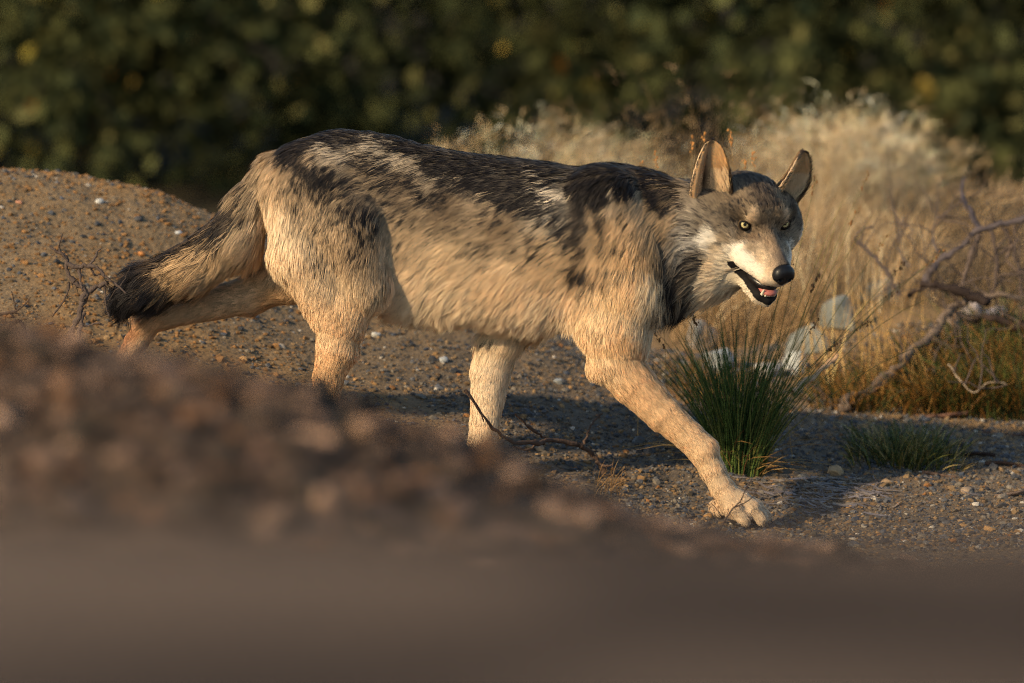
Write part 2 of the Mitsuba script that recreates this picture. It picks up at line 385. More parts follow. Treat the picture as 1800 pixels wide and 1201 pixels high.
# bones: (u, v, w, r) to (u, v, w, r), blend, direction in which the hair lies (None: along the bone), depth scale
BONES = [
    ((560, 335, 30, 72), (600, 400, 44, 66), 34, (-0.30, 1), 0.75),       # near hip and thigh
    ((522, 330, 32, 50), (528, 430, 46, 50), 26, (-0.18, 1), 0.85),
    ((616, 396, 60, 58), (645, 488, 66, 40), 24, (-0.20, 1), 0.8),
    ((545, 450, 52, 54), (585, 535, 56, 46), 26, (-0.10, 1), 0.75),
    ((640, 490, 60, 36), (612, 556, 58, 36), 24, (-0.30, 1), 0.8),
    ((600, 540, 56, 46), (596, 604, 56, 37), 8, None, 0.72),
    ((596, 604, 56, 37), (581, 652, 55, 27), 4, None, 0.8),
    ((581, 652, 55, 27), (572, 702, 55, 23), 4, None, 0.85),
    ((572, 702, 55, 23), (582, 790, 55, 17), 4, None, 1),
    ((588, 800, 55, 19), (620, 812, 55, 17), 4, None, 1.2),
    ((560, 350, -28, 70), (525, 470, -48, 54), 34, (-0.20, 1), 0.75),      # far hind leg, stretched back
    ((525, 470, -50, 54), (440, 520, -55, 33), 26, (-1, 0.30), 0.75),
    ((440, 520, -55, 33), (330, 547, -56, 23), 9, None, 0.8),
    ((330, 547, -56, 23), (262, 566, -56, 22), 4, None, 0.85),
    ((262, 566, -56, 23), (240, 598, -56, 20), 4, None, 0.9),
    ((240, 598, -56, 20), (205, 655, -56, 17), 4, None, 1),
    ((205, 655, -56, 17), (190, 690, -56, 18), 4, None, 1.2),
    ((1020, 430, -34, 70), (930, 545, -46, 46), 30, (-0.4, 1), 0.7),       # far foreleg
    ((925, 540, -46, 46), (876, 604, -48, 37), 8, None, 0.75),
    ((876, 604, -48, 37), (863, 655, -48, 34), 4, None, 0.75),
    ((863, 655, -48, 34), (853, 740, -48, 26), 4, None, 0.8),
    ((853, 740, -48, 26), (848, 775, -48, 25), 4, None, 0.9),
    ((848, 775, -48, 23), (846, 825, -48, 18), 4, None, 1),
    ((850, 832, -48, 19), (878, 842, -48, 17), 4, None, 1.2),
    ((1066, 352, 52, 54), (1102, 430, 68, 60), 26, (-0.35, 1), 0.62),      # near shoulder
    ((1100, 430, 56, 58), (1108, 500, 60, 58), 30, (-0.22, 1), 0.72),
    ((1095, 480, 58, 66), (1084, 570, 62, 56), 28, (-0.14, 1), 0.72),
    ((1030, 420, 50, 50), (1066, 560, 60, 48), 30, (-0.25, 1), 0.6),
    ((1082, 566, 62, 57), (1076, 622, 64, 46), 18, (-0.10, 1), 0.74),
    ((1050, 642, 66, 17), (1066, 630, 64, 26), 14, (-0.2, 1), 1),          # elbow
    ((1078, 628, 64, 44), (1108, 664, 66, 38), 4, None, 0.76),
    ((1108, 664, 66, 38), (1160, 718, 68, 31), 4, None, 0.8),
    ((1160, 718, 68, 31), (1204, 757, 70, 26), 4, None, 0.85),
    ((1204, 757, 70, 26), (1232, 784, 71, 27), 4, None, 0.9),             # wrist
    ((1232, 784, 71, 26), (1248, 816, 72, 22), 4, None, 0.95),
    ((1248, 816, 72, 22), (1264, 846, 73, 20.5), 4, None, 1.0),
    ((1264, 846, 73, 20.5), (1284, 874, 75, 23), 4, None, 1.15),
    ((1278, 872, 88, 13), (1284, 884, 97, 15), 7, None, 1),                # toes, each with its knuckle
    ((1284, 884, 96, 15.5), (1300, 902, 100, 13.5), 3, None, 1),
    ((1296, 870, 84, 15), (1314, 884, 88, 15.5), 7, None, 1),
    ((1314, 884, 87, 16), (1329, 901, 88, 14.5), 3, None, 1),
    ((1300, 872, 70, 15), (1320, 884, 70, 15), 7, None, 1),
    ((1320, 884, 70, 15), (1338, 900, 69, 12.5), 3, None, 1),
    ((1290, 876, 60, 13), (1304, 888, 56, 13.5), 7, None, 1),
    ((1304, 888, 56, 13.5), (1318, 902, 54, 11.5), 3, None, 1),
    ((1252, 882, 66, 8), (1260, 892, 66, 10), 6, None, 1),                 # pad behind the wrist
    ((492, 296, 0, 32), (450, 350, 2, 35), 9, None, 0.8),                 # tail
    ((450, 350, 2, 35), (416, 414, 6, 44), 9, None, 0.8),
    ((416, 414, 6, 44), (346, 466, 10, 40), 9, None, 0.8),
    ((346, 466, 10, 40), (278, 498, 14, 38), 9, None, 0.85),
    ((278, 498, 14, 38), (252, 510, 16, 29), 9, None, 0.9),
    ((1090, 400, 0, 92), (1185, 420, 6, 90), 40, (-0.8, 0.75), 0.72),      # neck
    ((1185, 418, 6, 92), (1245, 412, 14, 78), 34, (-0.8, 0.8), 0.74),
    ((1150, 450, 6, 80), (1200, 470, 16, 66), 34, (-0.45, 1), 0.72),
    ((1215, 440, 14, 72), (1262, 462, 26, 52), 30, (-0.55, 1), 0.78),
]
TAIL0, TAIL1 = 46, 51          # the tail's bones


def head_sdf(q):
    q = q.copy()
    l = q[..., 0] = np.sqrt(q[..., 0] ** 2 + 4.0)
    d = ellipsoid(q, (0, -62, 6), (62, 60, 42))
    d = smin(d, ellipsoid(q, (0, -24, 9), (51, 35, 30)), 20)
    d = smin(d, cone(q, (22, -6, 16), 12, (52, -28, 13), 12), 12)
    d = smin(d, ellipsoid(q, (51, -44, -30), (44, 44, 40)), 20)
    d = smin(d, ellipsoid(q, (68, -82, -46), (43, 46, 56)), 26)
    m = cone(q * [1.04, 1, 1], (0, 4, -38), 33, (0, 76, -50), 24)
    m = smin(m, cone(q, (0, -8, -8), 14, (0, 86, -33), 11.5), 14)
    m = smin(m, cone(q, (17, 74, -61), 12, (34, 26, -54), 17), 10)
    m = smin(m, cone(q, (22, 18, -46), 23, (46, -30, -50), 34), 18)
    d = smin(d, m, 14)
    d = np.maximum(d, 13 - np.linalg.norm((q - np.array([39.5, 5, -1])) / [1.2, 1, 0.85], axis=-1))
    j = smin(cone(q, (30, -6, -87), 17, (13, 58, -106), 11), cone(q, (8, 62, -108), 11, (0, 70, -110), 11), 10)
    d = smin(d, smin(j, ellipsoid(q, (0, -42, -82), (50, 64, 42)), 20), 7)
    f, u = q[..., 1], q[..., 2]
    wedge = np.maximum.reduce([(u + 70 + (f - 18) * 0.12), (-71 - (f - 18) * 0.47) - u, (18 - f) * 1.0])
    return np.maximum(d, -wedge)


H = 2.5
LO, HI = np.array([-745.0, -140, -345]), np.array([520.0, 150, 395])
NG = np.ceil((HI - LO) / H).astype(int) + 1
FIELD = np.full(NG, 300.0, np.float32)


def block(lo, hi):
    a = np.clip(np.floor((np.asarray(lo) - LO) / H).astype(int), 0, NG)
    b = np.clip(np.ceil((np.asarray(hi) - LO) / H).astype(int) + 1, 0, NG)
    sl = tuple(slice(i, j) for i, j in zip(a, b))
    g = np.meshgrid(*[LO[k] + H * np.arange(a[k], b[k]) for k in range(3)], indexing='ij')
    return sl, np.stack(g, -1)


sl, g = block((-470, -130, -20), (330, 130, 395))
FIELD[sl] = torso(g)
for p0, p1, k, _, sy in BONES:
    a, b = P(*p0[:3]), P(*p1[:3])
    r = max(p0[3], p1[3]) * max(1, sy) + k + 6
    sl, g = block(np.minimum(a, b) - r, np.maximum(a, b) + r)
    FIELD[sl] = smin(FIELD[sl], cone(g, a, p0[3], b, p1[3], sy), k)
sl, g = block(HE - 190, HE + 165)
FIELD[sl] = smin(FIELD[sl], head_sdf(head_local(g)), 18)
# the gap of the open mouth stays open where the neck's fields reach into it
q = head_local(g)
wedge = np.maximum.reduce([q[..., 2] + 70 + (q[..., 1] - 18) * 0.12, (-71 - (q[..., 1] - 18) * 0.47) - q[..., 2], 18 - q[..., 1]])
FIELD[sl] = np.maximum(FIELD[sl], -wedge)
del g, q, wedge


def nets(f, lo, h):
    """The zero surface of a sampled field, as vertices and triangles (one vertex in each crossed cell)."""
    s = f < 0
    n = np.array(f.shape) - 1
    cnt = sum(s[i:i + n[0], j:j + n[1], k:k + n[2]].astype(np.int8) for i in (0, 1) for j in (0, 1) for k in (0, 1))
    act = (cnt > 0) & (cnt < 8)
    cells = np.argwhere(act)
    idx = np.full(act.shape, -1, np.int32)
    idx[act] = np.arange(len(cells))
    corner = np.array([[i, j, k] for i in (0, 1) for j in (0, 1) for k in (0, 1)])
    val = np.stack([f[tuple((cells + c).T)] for c in corner], 1)
    tot, num = np.zeros((len(cells), 3)), np.zeros(len(cells))
    for a in range(8):
        for b in range(a + 1, 8):
            if np.abs(corner[a] - corner[b]).sum() != 1: continue
            x = (val[:, a] < 0) != (val[:, b] < 0)
            t = val[x, a] / (val[x, a] - val[x, b])
            tot[x] += corner[a] + t[:, None] * (corner[b] - corner[a])
            num[x] += 1
    v = (cells + tot / num[:, None]) * h + lo
    faces = []
    for ax in range(3):
        o1, o2 = (ax + 1) % 3, (ax + 2) % 3
        sh = [slice(None)] * 3
        lo_, hi_ = list(sh), list(sh)
        lo_[ax], hi_[ax] = slice(0, -1), slice(1, None)
        cross = s[tuple(lo_)] != s[tuple(hi_)]
        e = np.argwhere(cross)
        e = e[(e[:, o1] > 0) & (e[:, o2] > 0) & (e[:, o1] < n[o1]) & (e[:, o2] < n[o2])]
        d1, d2 = np.eye(3, dtype=int)[o1], np.eye(3, dtype=int)[o2]
        quad = np.stack([idx[tuple((e - a * d1 - b * d2).T)] for a, b in ((0, 0), (1, 0), (1, 1), (0, 1))], 1)
        inside = s[tuple(e.T)]
        quad = np.where(inside[:, None], quad, quad[:, ::-1])
        faces.append(quad)
    q = np.concatenate(faces)
    return v, np.vstack([q[:, [0, 1, 2]], q[:, [0, 2, 3]]])


SV, SF = nets(FIELD, LO, H)
SV = np.array(trimesh.smoothing.filter_taubin(trimesh.Trimesh(SV, SF, process=False), 0.5, 0.52, 6).vertices)
lab = trimesh.graph.connected_component_labels(np.vstack([SF[:, :2], SF[:, 1:]]), len(SV))
keep = lab == np.bincount(lab).argmax()
SF = (np.cumsum(keep) - 1)[SF[keep[SF[:, 0]]]]
SV = SV[keep]
_gr = np.stack([map_coordinates(FIELD, ((SV + e - LO) / H).T, order=1, mode='nearest') - map_coordinates(FIELD, ((SV - e - LO) / H).T, order=1, mode='nearest') for e in np.eye(3) * 3.0], 1)
SN = unit(_gr)
if (np.einsum('ij,ij->i', np.cross(SV[SF[:, 1]] - SV[SF[:, 0]], SV[SF[:, 2]] - SV[SF[:, 0]]), SN[SF[:, 0]]) < 0).mean() > 0.5: SF = SF[:, ::-1]
UU, VV, WW = SV[:, 0] + 900, 600 - SV[:, 2], -SV[:, 1]
QH = head_local(SV)

# ---- which way the hair lies
flow, wsum = np.zeros_like(SV), np.zeros(len(SV))
for p0, p1, k, way, sy in BONES:
    a, b = P(*p0[:3]), P(*p1[:3])
    w = np.exp(-np.clip(cone(SV, a, p0[3], b, p1[3], sy) + 4, 0, 90) / 9.0) + 1e-9
    d = unit(b - a) if way is None else unit(np.array([way[0], 0, -way[1]]))
    flow += w[:, None] * d
    wsum += w
tt_ = np.clip((_tt(np.clip(SV[:, 0], _tx[0], _tx[-1])) - SV[:, 2]) / 290, 0, 1)
ang = np.radians(8 + 52 * tt_ ** 1.1)
w = np.exp(-np.clip(torso(SV) + 3, 0, 90) / 9.0) * 1.3 + 1e-9
flow += w[:, None] * np.stack([-np.cos(ang), 0 * ang, -np.sin(ang)], 1)
hd = unit(QH - np.array([0, 118, -52]))
hd[:, 2] -= 0.55 * np.clip((-QH[:, 1] - 10) / 60, 0, 1) * np.clip((10 - QH[:, 2]) / 40, -0.3, 1)
hd = unit(hd) @ HM
HEADW = np.clip(1.32 - np.linalg.norm((QH - [0, -25, -32]) / [112, 128, 104], axis=1), 0, 0.42) / 0.42
HEADW = np.maximum(HEADW, np.clip((QH[:, 1] - 8) / 22, 0, 1) * (np.abs(QH[:, 0]) < 70) * (QH[:, 2] > -150) * (QH[:, 1] < 140))
HEADW = HEADW * HEADW * (3 - 2 * HEADW)
flow = unit(flow) * (1 - HEADW[:, None]) + hd * HEADW[:, None]
nz = np.stack([meshkit.fbm(SV / 55.0 + 40, 2, s) - 0.5 for s in (51, 52, 53)], 1)
flow = unit(unit(flow) + 0.75 * nz * (1 - 0.6 * HEADW[:, None]))
FLOW = unit(flow - np.einsum('ij,ij->i', flow, SN)[:, None] * SN)


# ---- lengths and colours of the coat: (column, row, length, colour)
COAT = [
    (600, 232, 24, (176, 158, 136)), (520, 250, 26, (150, 125, 98)), (700, 250, 28, (184, 166, 142)), (800, 275, 32, (188, 170, 146)), (900, 290, 36, (192, 174, 150)), (1000, 298, 38, (190, 172, 148)), (1080, 300, 38, (184, 164, 138)),
    (1150, 305, 36, (140, 120, 94)), (500, 300, 24, (168, 138, 102)), (478, 370, 26, (228, 200, 160)), (490, 430, 26, (220, 190, 148)), (540, 330, 24, (176, 146, 110)), (600, 400, 22, (172, 142, 106)), (560, 480, 22, (200, 168, 126)),
    (600, 330, 24, (160, 134, 100)), (650, 322, 24, (132, 111, 86)), (640, 420, 22, (158, 130, 98)), (665, 470, 22, (165, 138, 104)), (610, 560, 14, (214, 172, 120)), (560, 560, 14, (222, 182, 132)), (580, 650, 9, (214, 164, 104)), (570, 720, 7, (205, 155, 98)),
    (720, 325, 26, (116, 96, 74)), (720, 420, 28, (180, 150, 112)), (700, 480, 34, (222, 194, 152)), (730, 540, 42, (226, 202, 166)), (800, 350, 26, (116, 95, 72)), (800, 440, 28, (192, 162, 122)), (820, 530, 42, (226, 200, 160)), (900, 385, 28, (136, 111, 82)),
    (900, 480, 34, (218, 184, 138)), (900, 560, 46, (226, 198, 160)), (960, 540, 44, (228, 202, 164)), (985, 350, 30, (214, 196, 172)), (985, 440, 30, (196, 160, 114)), (1030, 370, 28, (126, 106, 82)), (1040, 460, 28, (176, 140, 98)), (1080, 380, 28, (172, 138, 96)),
    (1110, 430, 28, (206, 164, 110)), (1090, 500, 26, (224, 184, 128)), (1050, 560, 22, (222, 186, 136)), (1150, 470, 34, (226, 200, 158)), (1155, 550, 34, (214, 190, 154)), (1085, 590, 14, (220, 174, 114)), (1050, 640, 11, (222, 184, 134)), (1110, 660, 9, (205, 160, 108)),
    (1170, 720, 8, (206, 164, 114)), (1230, 785, 7, (214, 176, 128)), (1260, 840, 6, (206, 172, 130)), (1310, 890, 5, (205, 176, 140)), (880, 600, 10, (214, 186, 146)), (862, 660, 9, (226, 200, 164)), (852, 750, 8, (220, 190, 150)), (840, 830, 6, (210, 180, 140)),
    (500, 530, 14, (176, 138, 94)), (430, 530, 12, (184, 150, 110)), (330, 550, 9, (180, 146, 106)), (262, 575, 8, (196, 150, 100)), (228, 592, 7, (150, 94, 50)), (245, 618, 7, (210, 172, 128)), (205, 650, 6, (190, 150, 108)),
    (1190, 330, 36, (140, 116, 86)), (1180, 380, 40, (170, 136, 92)), (1200, 430, 46, (124, 112, 98)), (1165, 440, 40, (110, 90, 66)), (1180, 500, 50, (84, 72, 60)), (1215, 500, 50, (92, 80, 68)), (1215, 545, 46, (110, 96, 80)), (1255, 515, 44, (222, 200, 166)), (1290, 515, 36, (246, 226, 192)),  # throat tones lightened to make up for the little light below the jaw
    (1240, 450, 46, (130, 116, 100)), (1270, 540, 36, (236, 214, 182)),
    (450, 290, 32, (136, 114, 86)), (430, 340, 36, (140, 116, 86)), (450, 420, 44, (166, 136, 98)), (400, 420, 46, (158, 128, 90)), (340, 460, 48, (164, 130, 86)), (285, 490, 50, (150, 118, 78)), (225, 515, 50, (40, 34, 32)),
]
def soft(c): return c * 0.78 + 0.22 * c.mean()


CT = np.array([[c[0], c[1], (8 + 1.15 * c[2] if c[2] < 15 else c[2] * 1.45), *(soft(lin(c[3])) * 1.22)] for c in COAT])
wv = np.stack([meshkit.fbm(SV / 34.0 + 11, 2, s) - 0.5 for s in (61, 62)], 1) * 34
d2 = (UU[:, None] + wv[:, :1] - CT[None, :, 0]) ** 2 + (VV[:, None] + wv[:, 1:] - CT[None, :, 1]) ** 2
wt = 1.0 / (d2 + 160.0) ** 1.8
wt /= wt.sum(1, keepdims=True)
LEN, COL = wt @ CT[:, 2], wt @ CT[:, 3:]
del d2, wt

# black guard hair, 0 to 1, plus some shade painted as dark hair
tdep = np.maximum(_tt(np.clip(SV[:, 0], _tx[0], _tx[-1])) - SV[:, 2], 0)
along = np.clip((UU - 500) / 50, 0, 1) * np.clip((1225 - UU) / 60, 0, 1) * np.where(tdep > 13, np.clip((1140 - UU) / 50, 0, 1), 1)
patch = meshkit.fbm(np.stack([UU * 0.034 + VV * 0.009, VV * 0.075 - UU * 0.02, WW * 0.05], 1) + 3, 3, 71) - 0.5
DARK = along * ((0.78 + 1.3 * patch) * np.exp(-(tdep / 28) ** 2) + (0.23 + 1.5 * patch) * np.exp(-((tdep - 44) / 34) ** 2) + (0.14 + 0.5 * patch) * np.exp(-((tdep - 105) / 55) ** 2))
DARK = DARK + 0.12 * np.clip((540 - VV) / 90, 0, 1) * np.clip((UU - 470) / 40, 0, 1)


def blot(u, v, su, sv, turn, amount, w0=None):
    c, s = math.cos(math.radians(turn)), math.sin(math.radians(turn))
    a, b = (UU + wv[:, 0] * 0.8 - u), (VV + wv[:, 1] * 0.8 - v)
    g = amount * np.exp(-(((a * c + b * s) / su) ** 2 + ((-a * s + b * c) / sv) ** 2))
    return g if w0 is None else g * (WW > w0)


for b in ((890, 312, 78, 24, 20, 1.0), (930, 345, 40, 14, 20, 0.75), (820, 292, 60, 16, 14, 0.5), (1060, 312, 50, 12, 5, 0.4), (1030, 360, 22, 34, 80, 0.3), (1088, 338, 9, 44, -12, -0.55), (1124, 348, 10, 40, -16, -0.5), (1056, 340, 8, 34, -8, -0.45), (1008, 318, 8, 30, 30, -0.35), (1030, 430, 16, 60, -8, 0.35), (1050, 470, 24, 14, 20, 0.16),
          (985, 330, 24, 20, 0, -0.35), (960, 300, 22, 10, 10, -0.3), (740, 285, 34, 12, 12, -0.25), (620, 262, 40, 12, 5, -0.25), (520, 262, 24, 14, -20, 0.5), (590, 310, 40, 24, 40, 0.35), (640, 390, 18, 70, -5, 0.28), (580, 440, 30, 60, 0, 0.10),
          (1168, 430, 14, 50, -8, 0.42), (1175, 485, 14, 60, 0, 0.75), (1198, 520, 30, 46, 0, 0.55), (1215, 460, 26, 22, 30, 0.5), (1225, 535, 26, 24, 0, 0.45), (1200, 400, 30, 18, 30, 0.3),
          (400, 352, 20, 34, -35, 0.95), (425, 300, 12, 40, -30, 0.5), (366, 398, 66, 20, -40, 1.4, -18), (300, 446, 76, 17, -36, 1.2, -18), (230, 512, 48, 62, 0, 2.4, -18), (295, 532, 74, 26, -8, 1.8, -18), (375, 516, 60, 16, -16, 1.3, -18), (435, 480, 34, 14, -40, 0.6, -18),
          (595, 630, 6, 26, 18, 0.4), (870, 592, 50, 8, 4, 0.3, -200), (1222, 832, 10, 12, 0, 0.5), (1262, 893, 11, 11, 0, 0.9), (1312, 904, 4, 12, -35, 0.9)):  # painted shade: hock crease, under the belly, between toes; the rest dark pads
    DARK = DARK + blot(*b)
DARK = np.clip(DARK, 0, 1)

# the head's own pattern: (column, row seen in the photograph, colour, dark), laid on both sides alike
FACE = [
    (1320, 312, (104, 94, 86), 0.36), (1345, 312, (104, 94, 86), 0.36), (1290, 325, (130, 112, 90), 0.34), (1310, 340, (158, 134, 104), 0.25), (1338, 335, (118, 100, 84), 0.36), (1338, 358, (110, 92, 76), 0.36), (1280, 350, (140, 118, 92), 0.34), (1260, 365, (140, 122, 98), 0.34),
    (1318, 360, (158, 132, 98), 0.25), (1300, 372, (140, 116, 88), 0.34), (1343, 385, (144, 118, 88), 0.18), (1325, 380, (214, 184, 146), 0.00), (1295, 382, (90, 76, 62), 0.36), (1280, 388, (110, 96, 80), 0.36), (1300, 412, (140, 116, 88), 0.25), (1322, 412, (130, 104, 78), 0.30),
    (1265, 400, (142, 124, 104), 0.36), (1240, 395, (150, 134, 114), 0.34), (1275, 425, (168, 146, 118), 0.25), (1245, 424, (246, 240, 230), 0.00), (1250, 416, (246, 240, 230), 0.00), (1220, 432, (196, 186, 174), 0.18), (1235, 450, (120, 106, 92), 0.36), (1262, 440, (190, 168, 138), 0.12),
    (1290, 440, (246, 238, 224), 0.00), (1278, 442, (240, 230, 214), 0.0), (1325, 476, (240, 228, 208), 0.0), (1312, 490, (240, 226, 200), 0.0), (1232, 405, (120, 108, 94), 0.34), (1255, 382, (118, 104, 88), 0.34), (1235, 470, (96, 86, 76), 0.4), (1305, 448, (246, 238, 224), 0.00), (1300, 460, (246, 236, 222), 0.00), (1315, 468, (240, 228, 210), 0.00), (1328, 448, (204, 174, 138), 0.04), (1320, 432, (160, 136, 106), 0.18), (1345, 420, (142, 116, 88), 0.09), (1358, 430, (138, 114, 90), 0.10),
    (1368, 442, (112, 96, 84), 0.21), (1365, 455, (106, 92, 80), 0.25), (1350, 455, (164, 136, 106), 0.04), (1340, 470, (196, 164, 128), 0.04), (1350, 485, (206, 184, 156), 0.00), (1335, 485, (228, 208, 180), 0.00), (1345, 500, (222, 200, 172), 0.00), (1362, 400, (132, 110, 86), 0.18),
    (1272, 468, (238, 220, 190), 0.00), (1285, 495, (244, 224, 190), 0.00), (1258, 470, (196, 170, 134), 0.09), (1300, 515, (244, 226, 194), 0.00), (1270, 500, (236, 214, 180), 0.00), (1330, 537, (226, 208, 180), 0.00), (1350, 537, (226, 208, 180), 0.00),  # jaw and throat painted lighter, as they face away from the light
]
front_tree = cKDTree(np.stack([UU, VV], 1))


def surface(u, v, r=7):
    """The nearest skin vertex seen at a photograph pixel."""
    near = front_tree.query_ball_point([u, v], r)
    near = near if near else [front_tree.query([u, v])[1]]
    return near[int(np.argmax(WW[near]))]


fi = np.array([surface(u, v) for u, v, _, _ in FACE])
FL = np.abs(QH[fi] * [1, 0, 0]) + QH[fi] * [0, 1, 1]
QM = np.abs(QH * [1, 0, 0]) + QH * [0, 1, 1]
hm = HEADW > 0
d2 = ((QM[hm][:, None] + wv[hm][:, None, [0, 1, 0]] * 0.25 - FL[None]) ** 2).sum(-1)
wt = 1.0 / (d2 + 34.0) ** 2.0
wt /= wt.sum(1, keepdims=True)
k = HEADW[hm][:, None]
COL[hm] = COL[hm] * (1 - k) + (wt @ np.array([soft(lin(c[2])) * 1.1 for c in FACE])) * k
DARK[hm] = DARK[hm] * (1 - k[:, 0]) + (wt @ np.array([c[3] for c in FACE])) * k[:, 0]
hl = np.interp(-QM[:, 1], [-90, -60, -20, 10, 40, 80, 120], [6, 9, 16, 24, 34, 46, 56]) * np.interp(QM[:, 2], [-40, 20], [1.15, 0.85])
hl = hl + np.clip((-82 - QM[:, 2]) / 20, 0, 1) * np.clip((44 - QM[:, 1]) / 50, 0, 1) * 18
LEN = LEN * (1 - HEADW) + hl * HEADW

LEN = LEN * (1 - 0.75 * np.exp(-(np.linalg.norm(QM - np.array([42, 26, -78]), axis=1) / 20) ** 2) * (QM[:, 2] > -96) - 0.5 * ((QM[:, 1] > 15) & (QM[:, 2] < -84)) * (HEADW > 0.5) * (QM[:, 1] < 45)).clip(0.2, 1)

# bare skin: lips and mouth, the eyes' surroundings, the pad under the paw
f_, u_ = QM[:, 1], QM[:, 2]
lip_lo = -71 - (f_ - 18) * 0.47
MOUTH = (HEADW > 0.5) & (f_ > 8) & (u_ < -68 - (f_ - 18) * 0.12 - 0.5) & (u_ > lip_lo - 15 + np.clip(18 - f_, 0, 10) * 0.8) & (f_ < 92)
EYE_C = np.array([39.5, -7.5, 0.5])
EYED = np.linalg.norm((QM - EYE_C) / [1.25, 1.4, 0.95], axis=1)
NOSED = np.linalg.norm((QM - [0, 98, -40]) / [1.1, 1, 1.05], axis=1)
PAD = (UU > 1270) & (VV > 898) & (SN[:, 2] < -0.5)
CORNER = np.linalg.norm((QM - [46, 16, -71]) / [2.0, 1.5, 1.0], axis=1) < 7.5
BARE = MOUTH | CORNER | (EYED < 11.5) | (NOSED < 17) | PAD
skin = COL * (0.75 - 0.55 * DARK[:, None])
skin[MOUTH | CORNER | (EYED < 12) | (NOSED < 19) | PAD] = [0.010, 0.009, 0.010]
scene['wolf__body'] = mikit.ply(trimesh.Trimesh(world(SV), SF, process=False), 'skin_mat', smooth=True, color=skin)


# ------------------------------------------------------------------ ears
EARP = PchipInterpolator([-1, -0.62, -0.42, -0.22, 0.1, 0.55, 1], [0.42, 0.16, 0.42, 0.92, 0.80, 0.48, 0.02])


def ear(s):
    B, Tp = np.array([s * 74.0, -74, 5]), np.array([s * 98.0, -88, 121 if s < 0 else 95])
    O = unit(np.array([s * 0.36, 0.9, 0.05]))
    ax = Tp - B
    A = unit(np.cross(ax, O)) * s
    O = unit(np.cross(A * s, ax))
    ss, ts = np.linspace(-0.12, 1, 26), np.linspace(-1, 1, 25)
    wid = PchipInterpolator([-0.12, 0, 0.2, 0.4, 0.6, 0.78, 0.9, 0.97, 1.0], [33, 37, 37.5, 35, 30, 23.5, 17, 11.5, 4.5])(ss)
    out = []
    for off in (0.0, 1.0):
        rows = []
        for a, w in zip(ss, wid):
            th = ts * 1.28
            deep = w * (0.80 - 0.30 * max(a, 0))
            prof = EARP(-ts * s)          # -1 at the outer edge of the ear, 1 at the inner edge
            edge = np.cos(ts * np.pi / 2) ** 0.5
            p = B + ax * a + A * (w * np.sin(th) / math.sin(1.28))[:, None] + O * (-(deep * prof + off * 6 * edge) + deep * 0.35)[:, None]
            rows.append(p + O * 7 * math.sin(np.clip(a, 0, 1) * 3.1))
        out.append(np.array(rows))
    inner, outer = (head_px(x) for x in out)
    n, m = inner.shape[:2]
    f = grid_faces(n, m)
    v = np.concatenate([inner.reshape(-1, 3), outer.reshape(-1, 3)])
    fo = f + n * m
    c0 = np.cross(inner[10, 13] - inner[10, 12], inner[11, 12] - inner[10, 12])
    if c0 @ (O @ HM) < 0: fi_, fo_ = f, fo[:, ::-1]
    else: fi_, fo_ = f[:, ::-1], fo
    ring = [(i, 0) for i in range(n)] + [(n - 1, j) for j in range(1, m)] + [(i, m - 1) for i in range(n - 2, -1, -1)]
    ri = np.array([i * m + j for i, j in ring])
    rim = np.vstack([np.stack([ri[:-1], ri[1:], ri[1:] + n * m], 1), np.stack([ri[:-1], ri[1:] + n * m, ri[:-1] + n * m], 1)])
    sgrid, tgrid = np.meshgrid(ss, ts, indexing='ij')
    return v, np.vstack([fi_, fo_, rim]), sgrid.ravel(), tgrid.ravel(), n * m, O @ HM, unit(ax) @ HM, A @ HM


EARS = []
for s, key in ((-1, 'wolf__ear'), (1, 'wolf__ear_001')):
    v, f, es, et, nm, eo, eax, eA = ear(s)
    mesh = trimesh.Trimesh(v, f, process=False)
    vn = meshkit.arrays(mesh, True)[2]
    edge = np.clip(np.abs(et) * 1.15 - 0.25, 0, 1) ** 1.5
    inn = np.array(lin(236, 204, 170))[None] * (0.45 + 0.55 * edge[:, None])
    inn = inn * (1 - 0.9 * np.exp(-((-et * s + 0.24) / 0.12) ** 2 - ((es - 0.35) / 0.28) ** 2))[:, None]  # shade of the ear's deep fold painted into the colour
    back = np.array(lin(120, 92, 62))[None] * np.ones((len(es), 1))
    col = np.vstack([inn, back])
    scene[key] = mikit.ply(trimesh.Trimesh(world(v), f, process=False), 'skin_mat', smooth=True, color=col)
    EARS.append((v, f, vn, np.tile(es, 2), np.tile(et, 2), np.arange(len(v)) < nm, s, eo, eax, eA))

# ------------------------------------------------------------------ the coat: every hair a tapering blade with its own shadow
HAIR = dict(p=[], n=[], d=[], L=[], c=[], k=[], w=[], lift=[], cl=[])


def grow(v, f, n, d, L, c, dark, wid, lift, clump, dens, count, rng):
    tri = v[f]
    area = 0.5 * np.linalg.norm(np.cross(tri[:, 1] - tri[:, 0], tri[:, 2] - tri[:, 0]), axis=1) * dens[f].mean(1)
    pick = rng.choice(len(f), count, p=area / area.sum())
    r1, r2 = np.sqrt(rng.random(count)), rng.random(count)
    b = np.stack([1 - r1, r1 * (1 - r2), r1 * r2], 1)[..., None]
    g = lambda X: (X[f[pick]].reshape(count, 3, -1) * b).sum(1)
    HAIR['p'].append(g(v)); HAIR['n'].append(unit(g(n))); HAIR['d'].append(unit(g(d))); HAIR['L'].append(g(L)[:, 0]); HAIR['c'].append(g(c))
    HAIR['k'].append(g(dark)[:, 0]); HAIR['w'].append(g(wid)[:, 0]); HAIR['lift'].append(g(lift)[:, 0]); HAIR['cl'].append(g(clump)[:, 0])


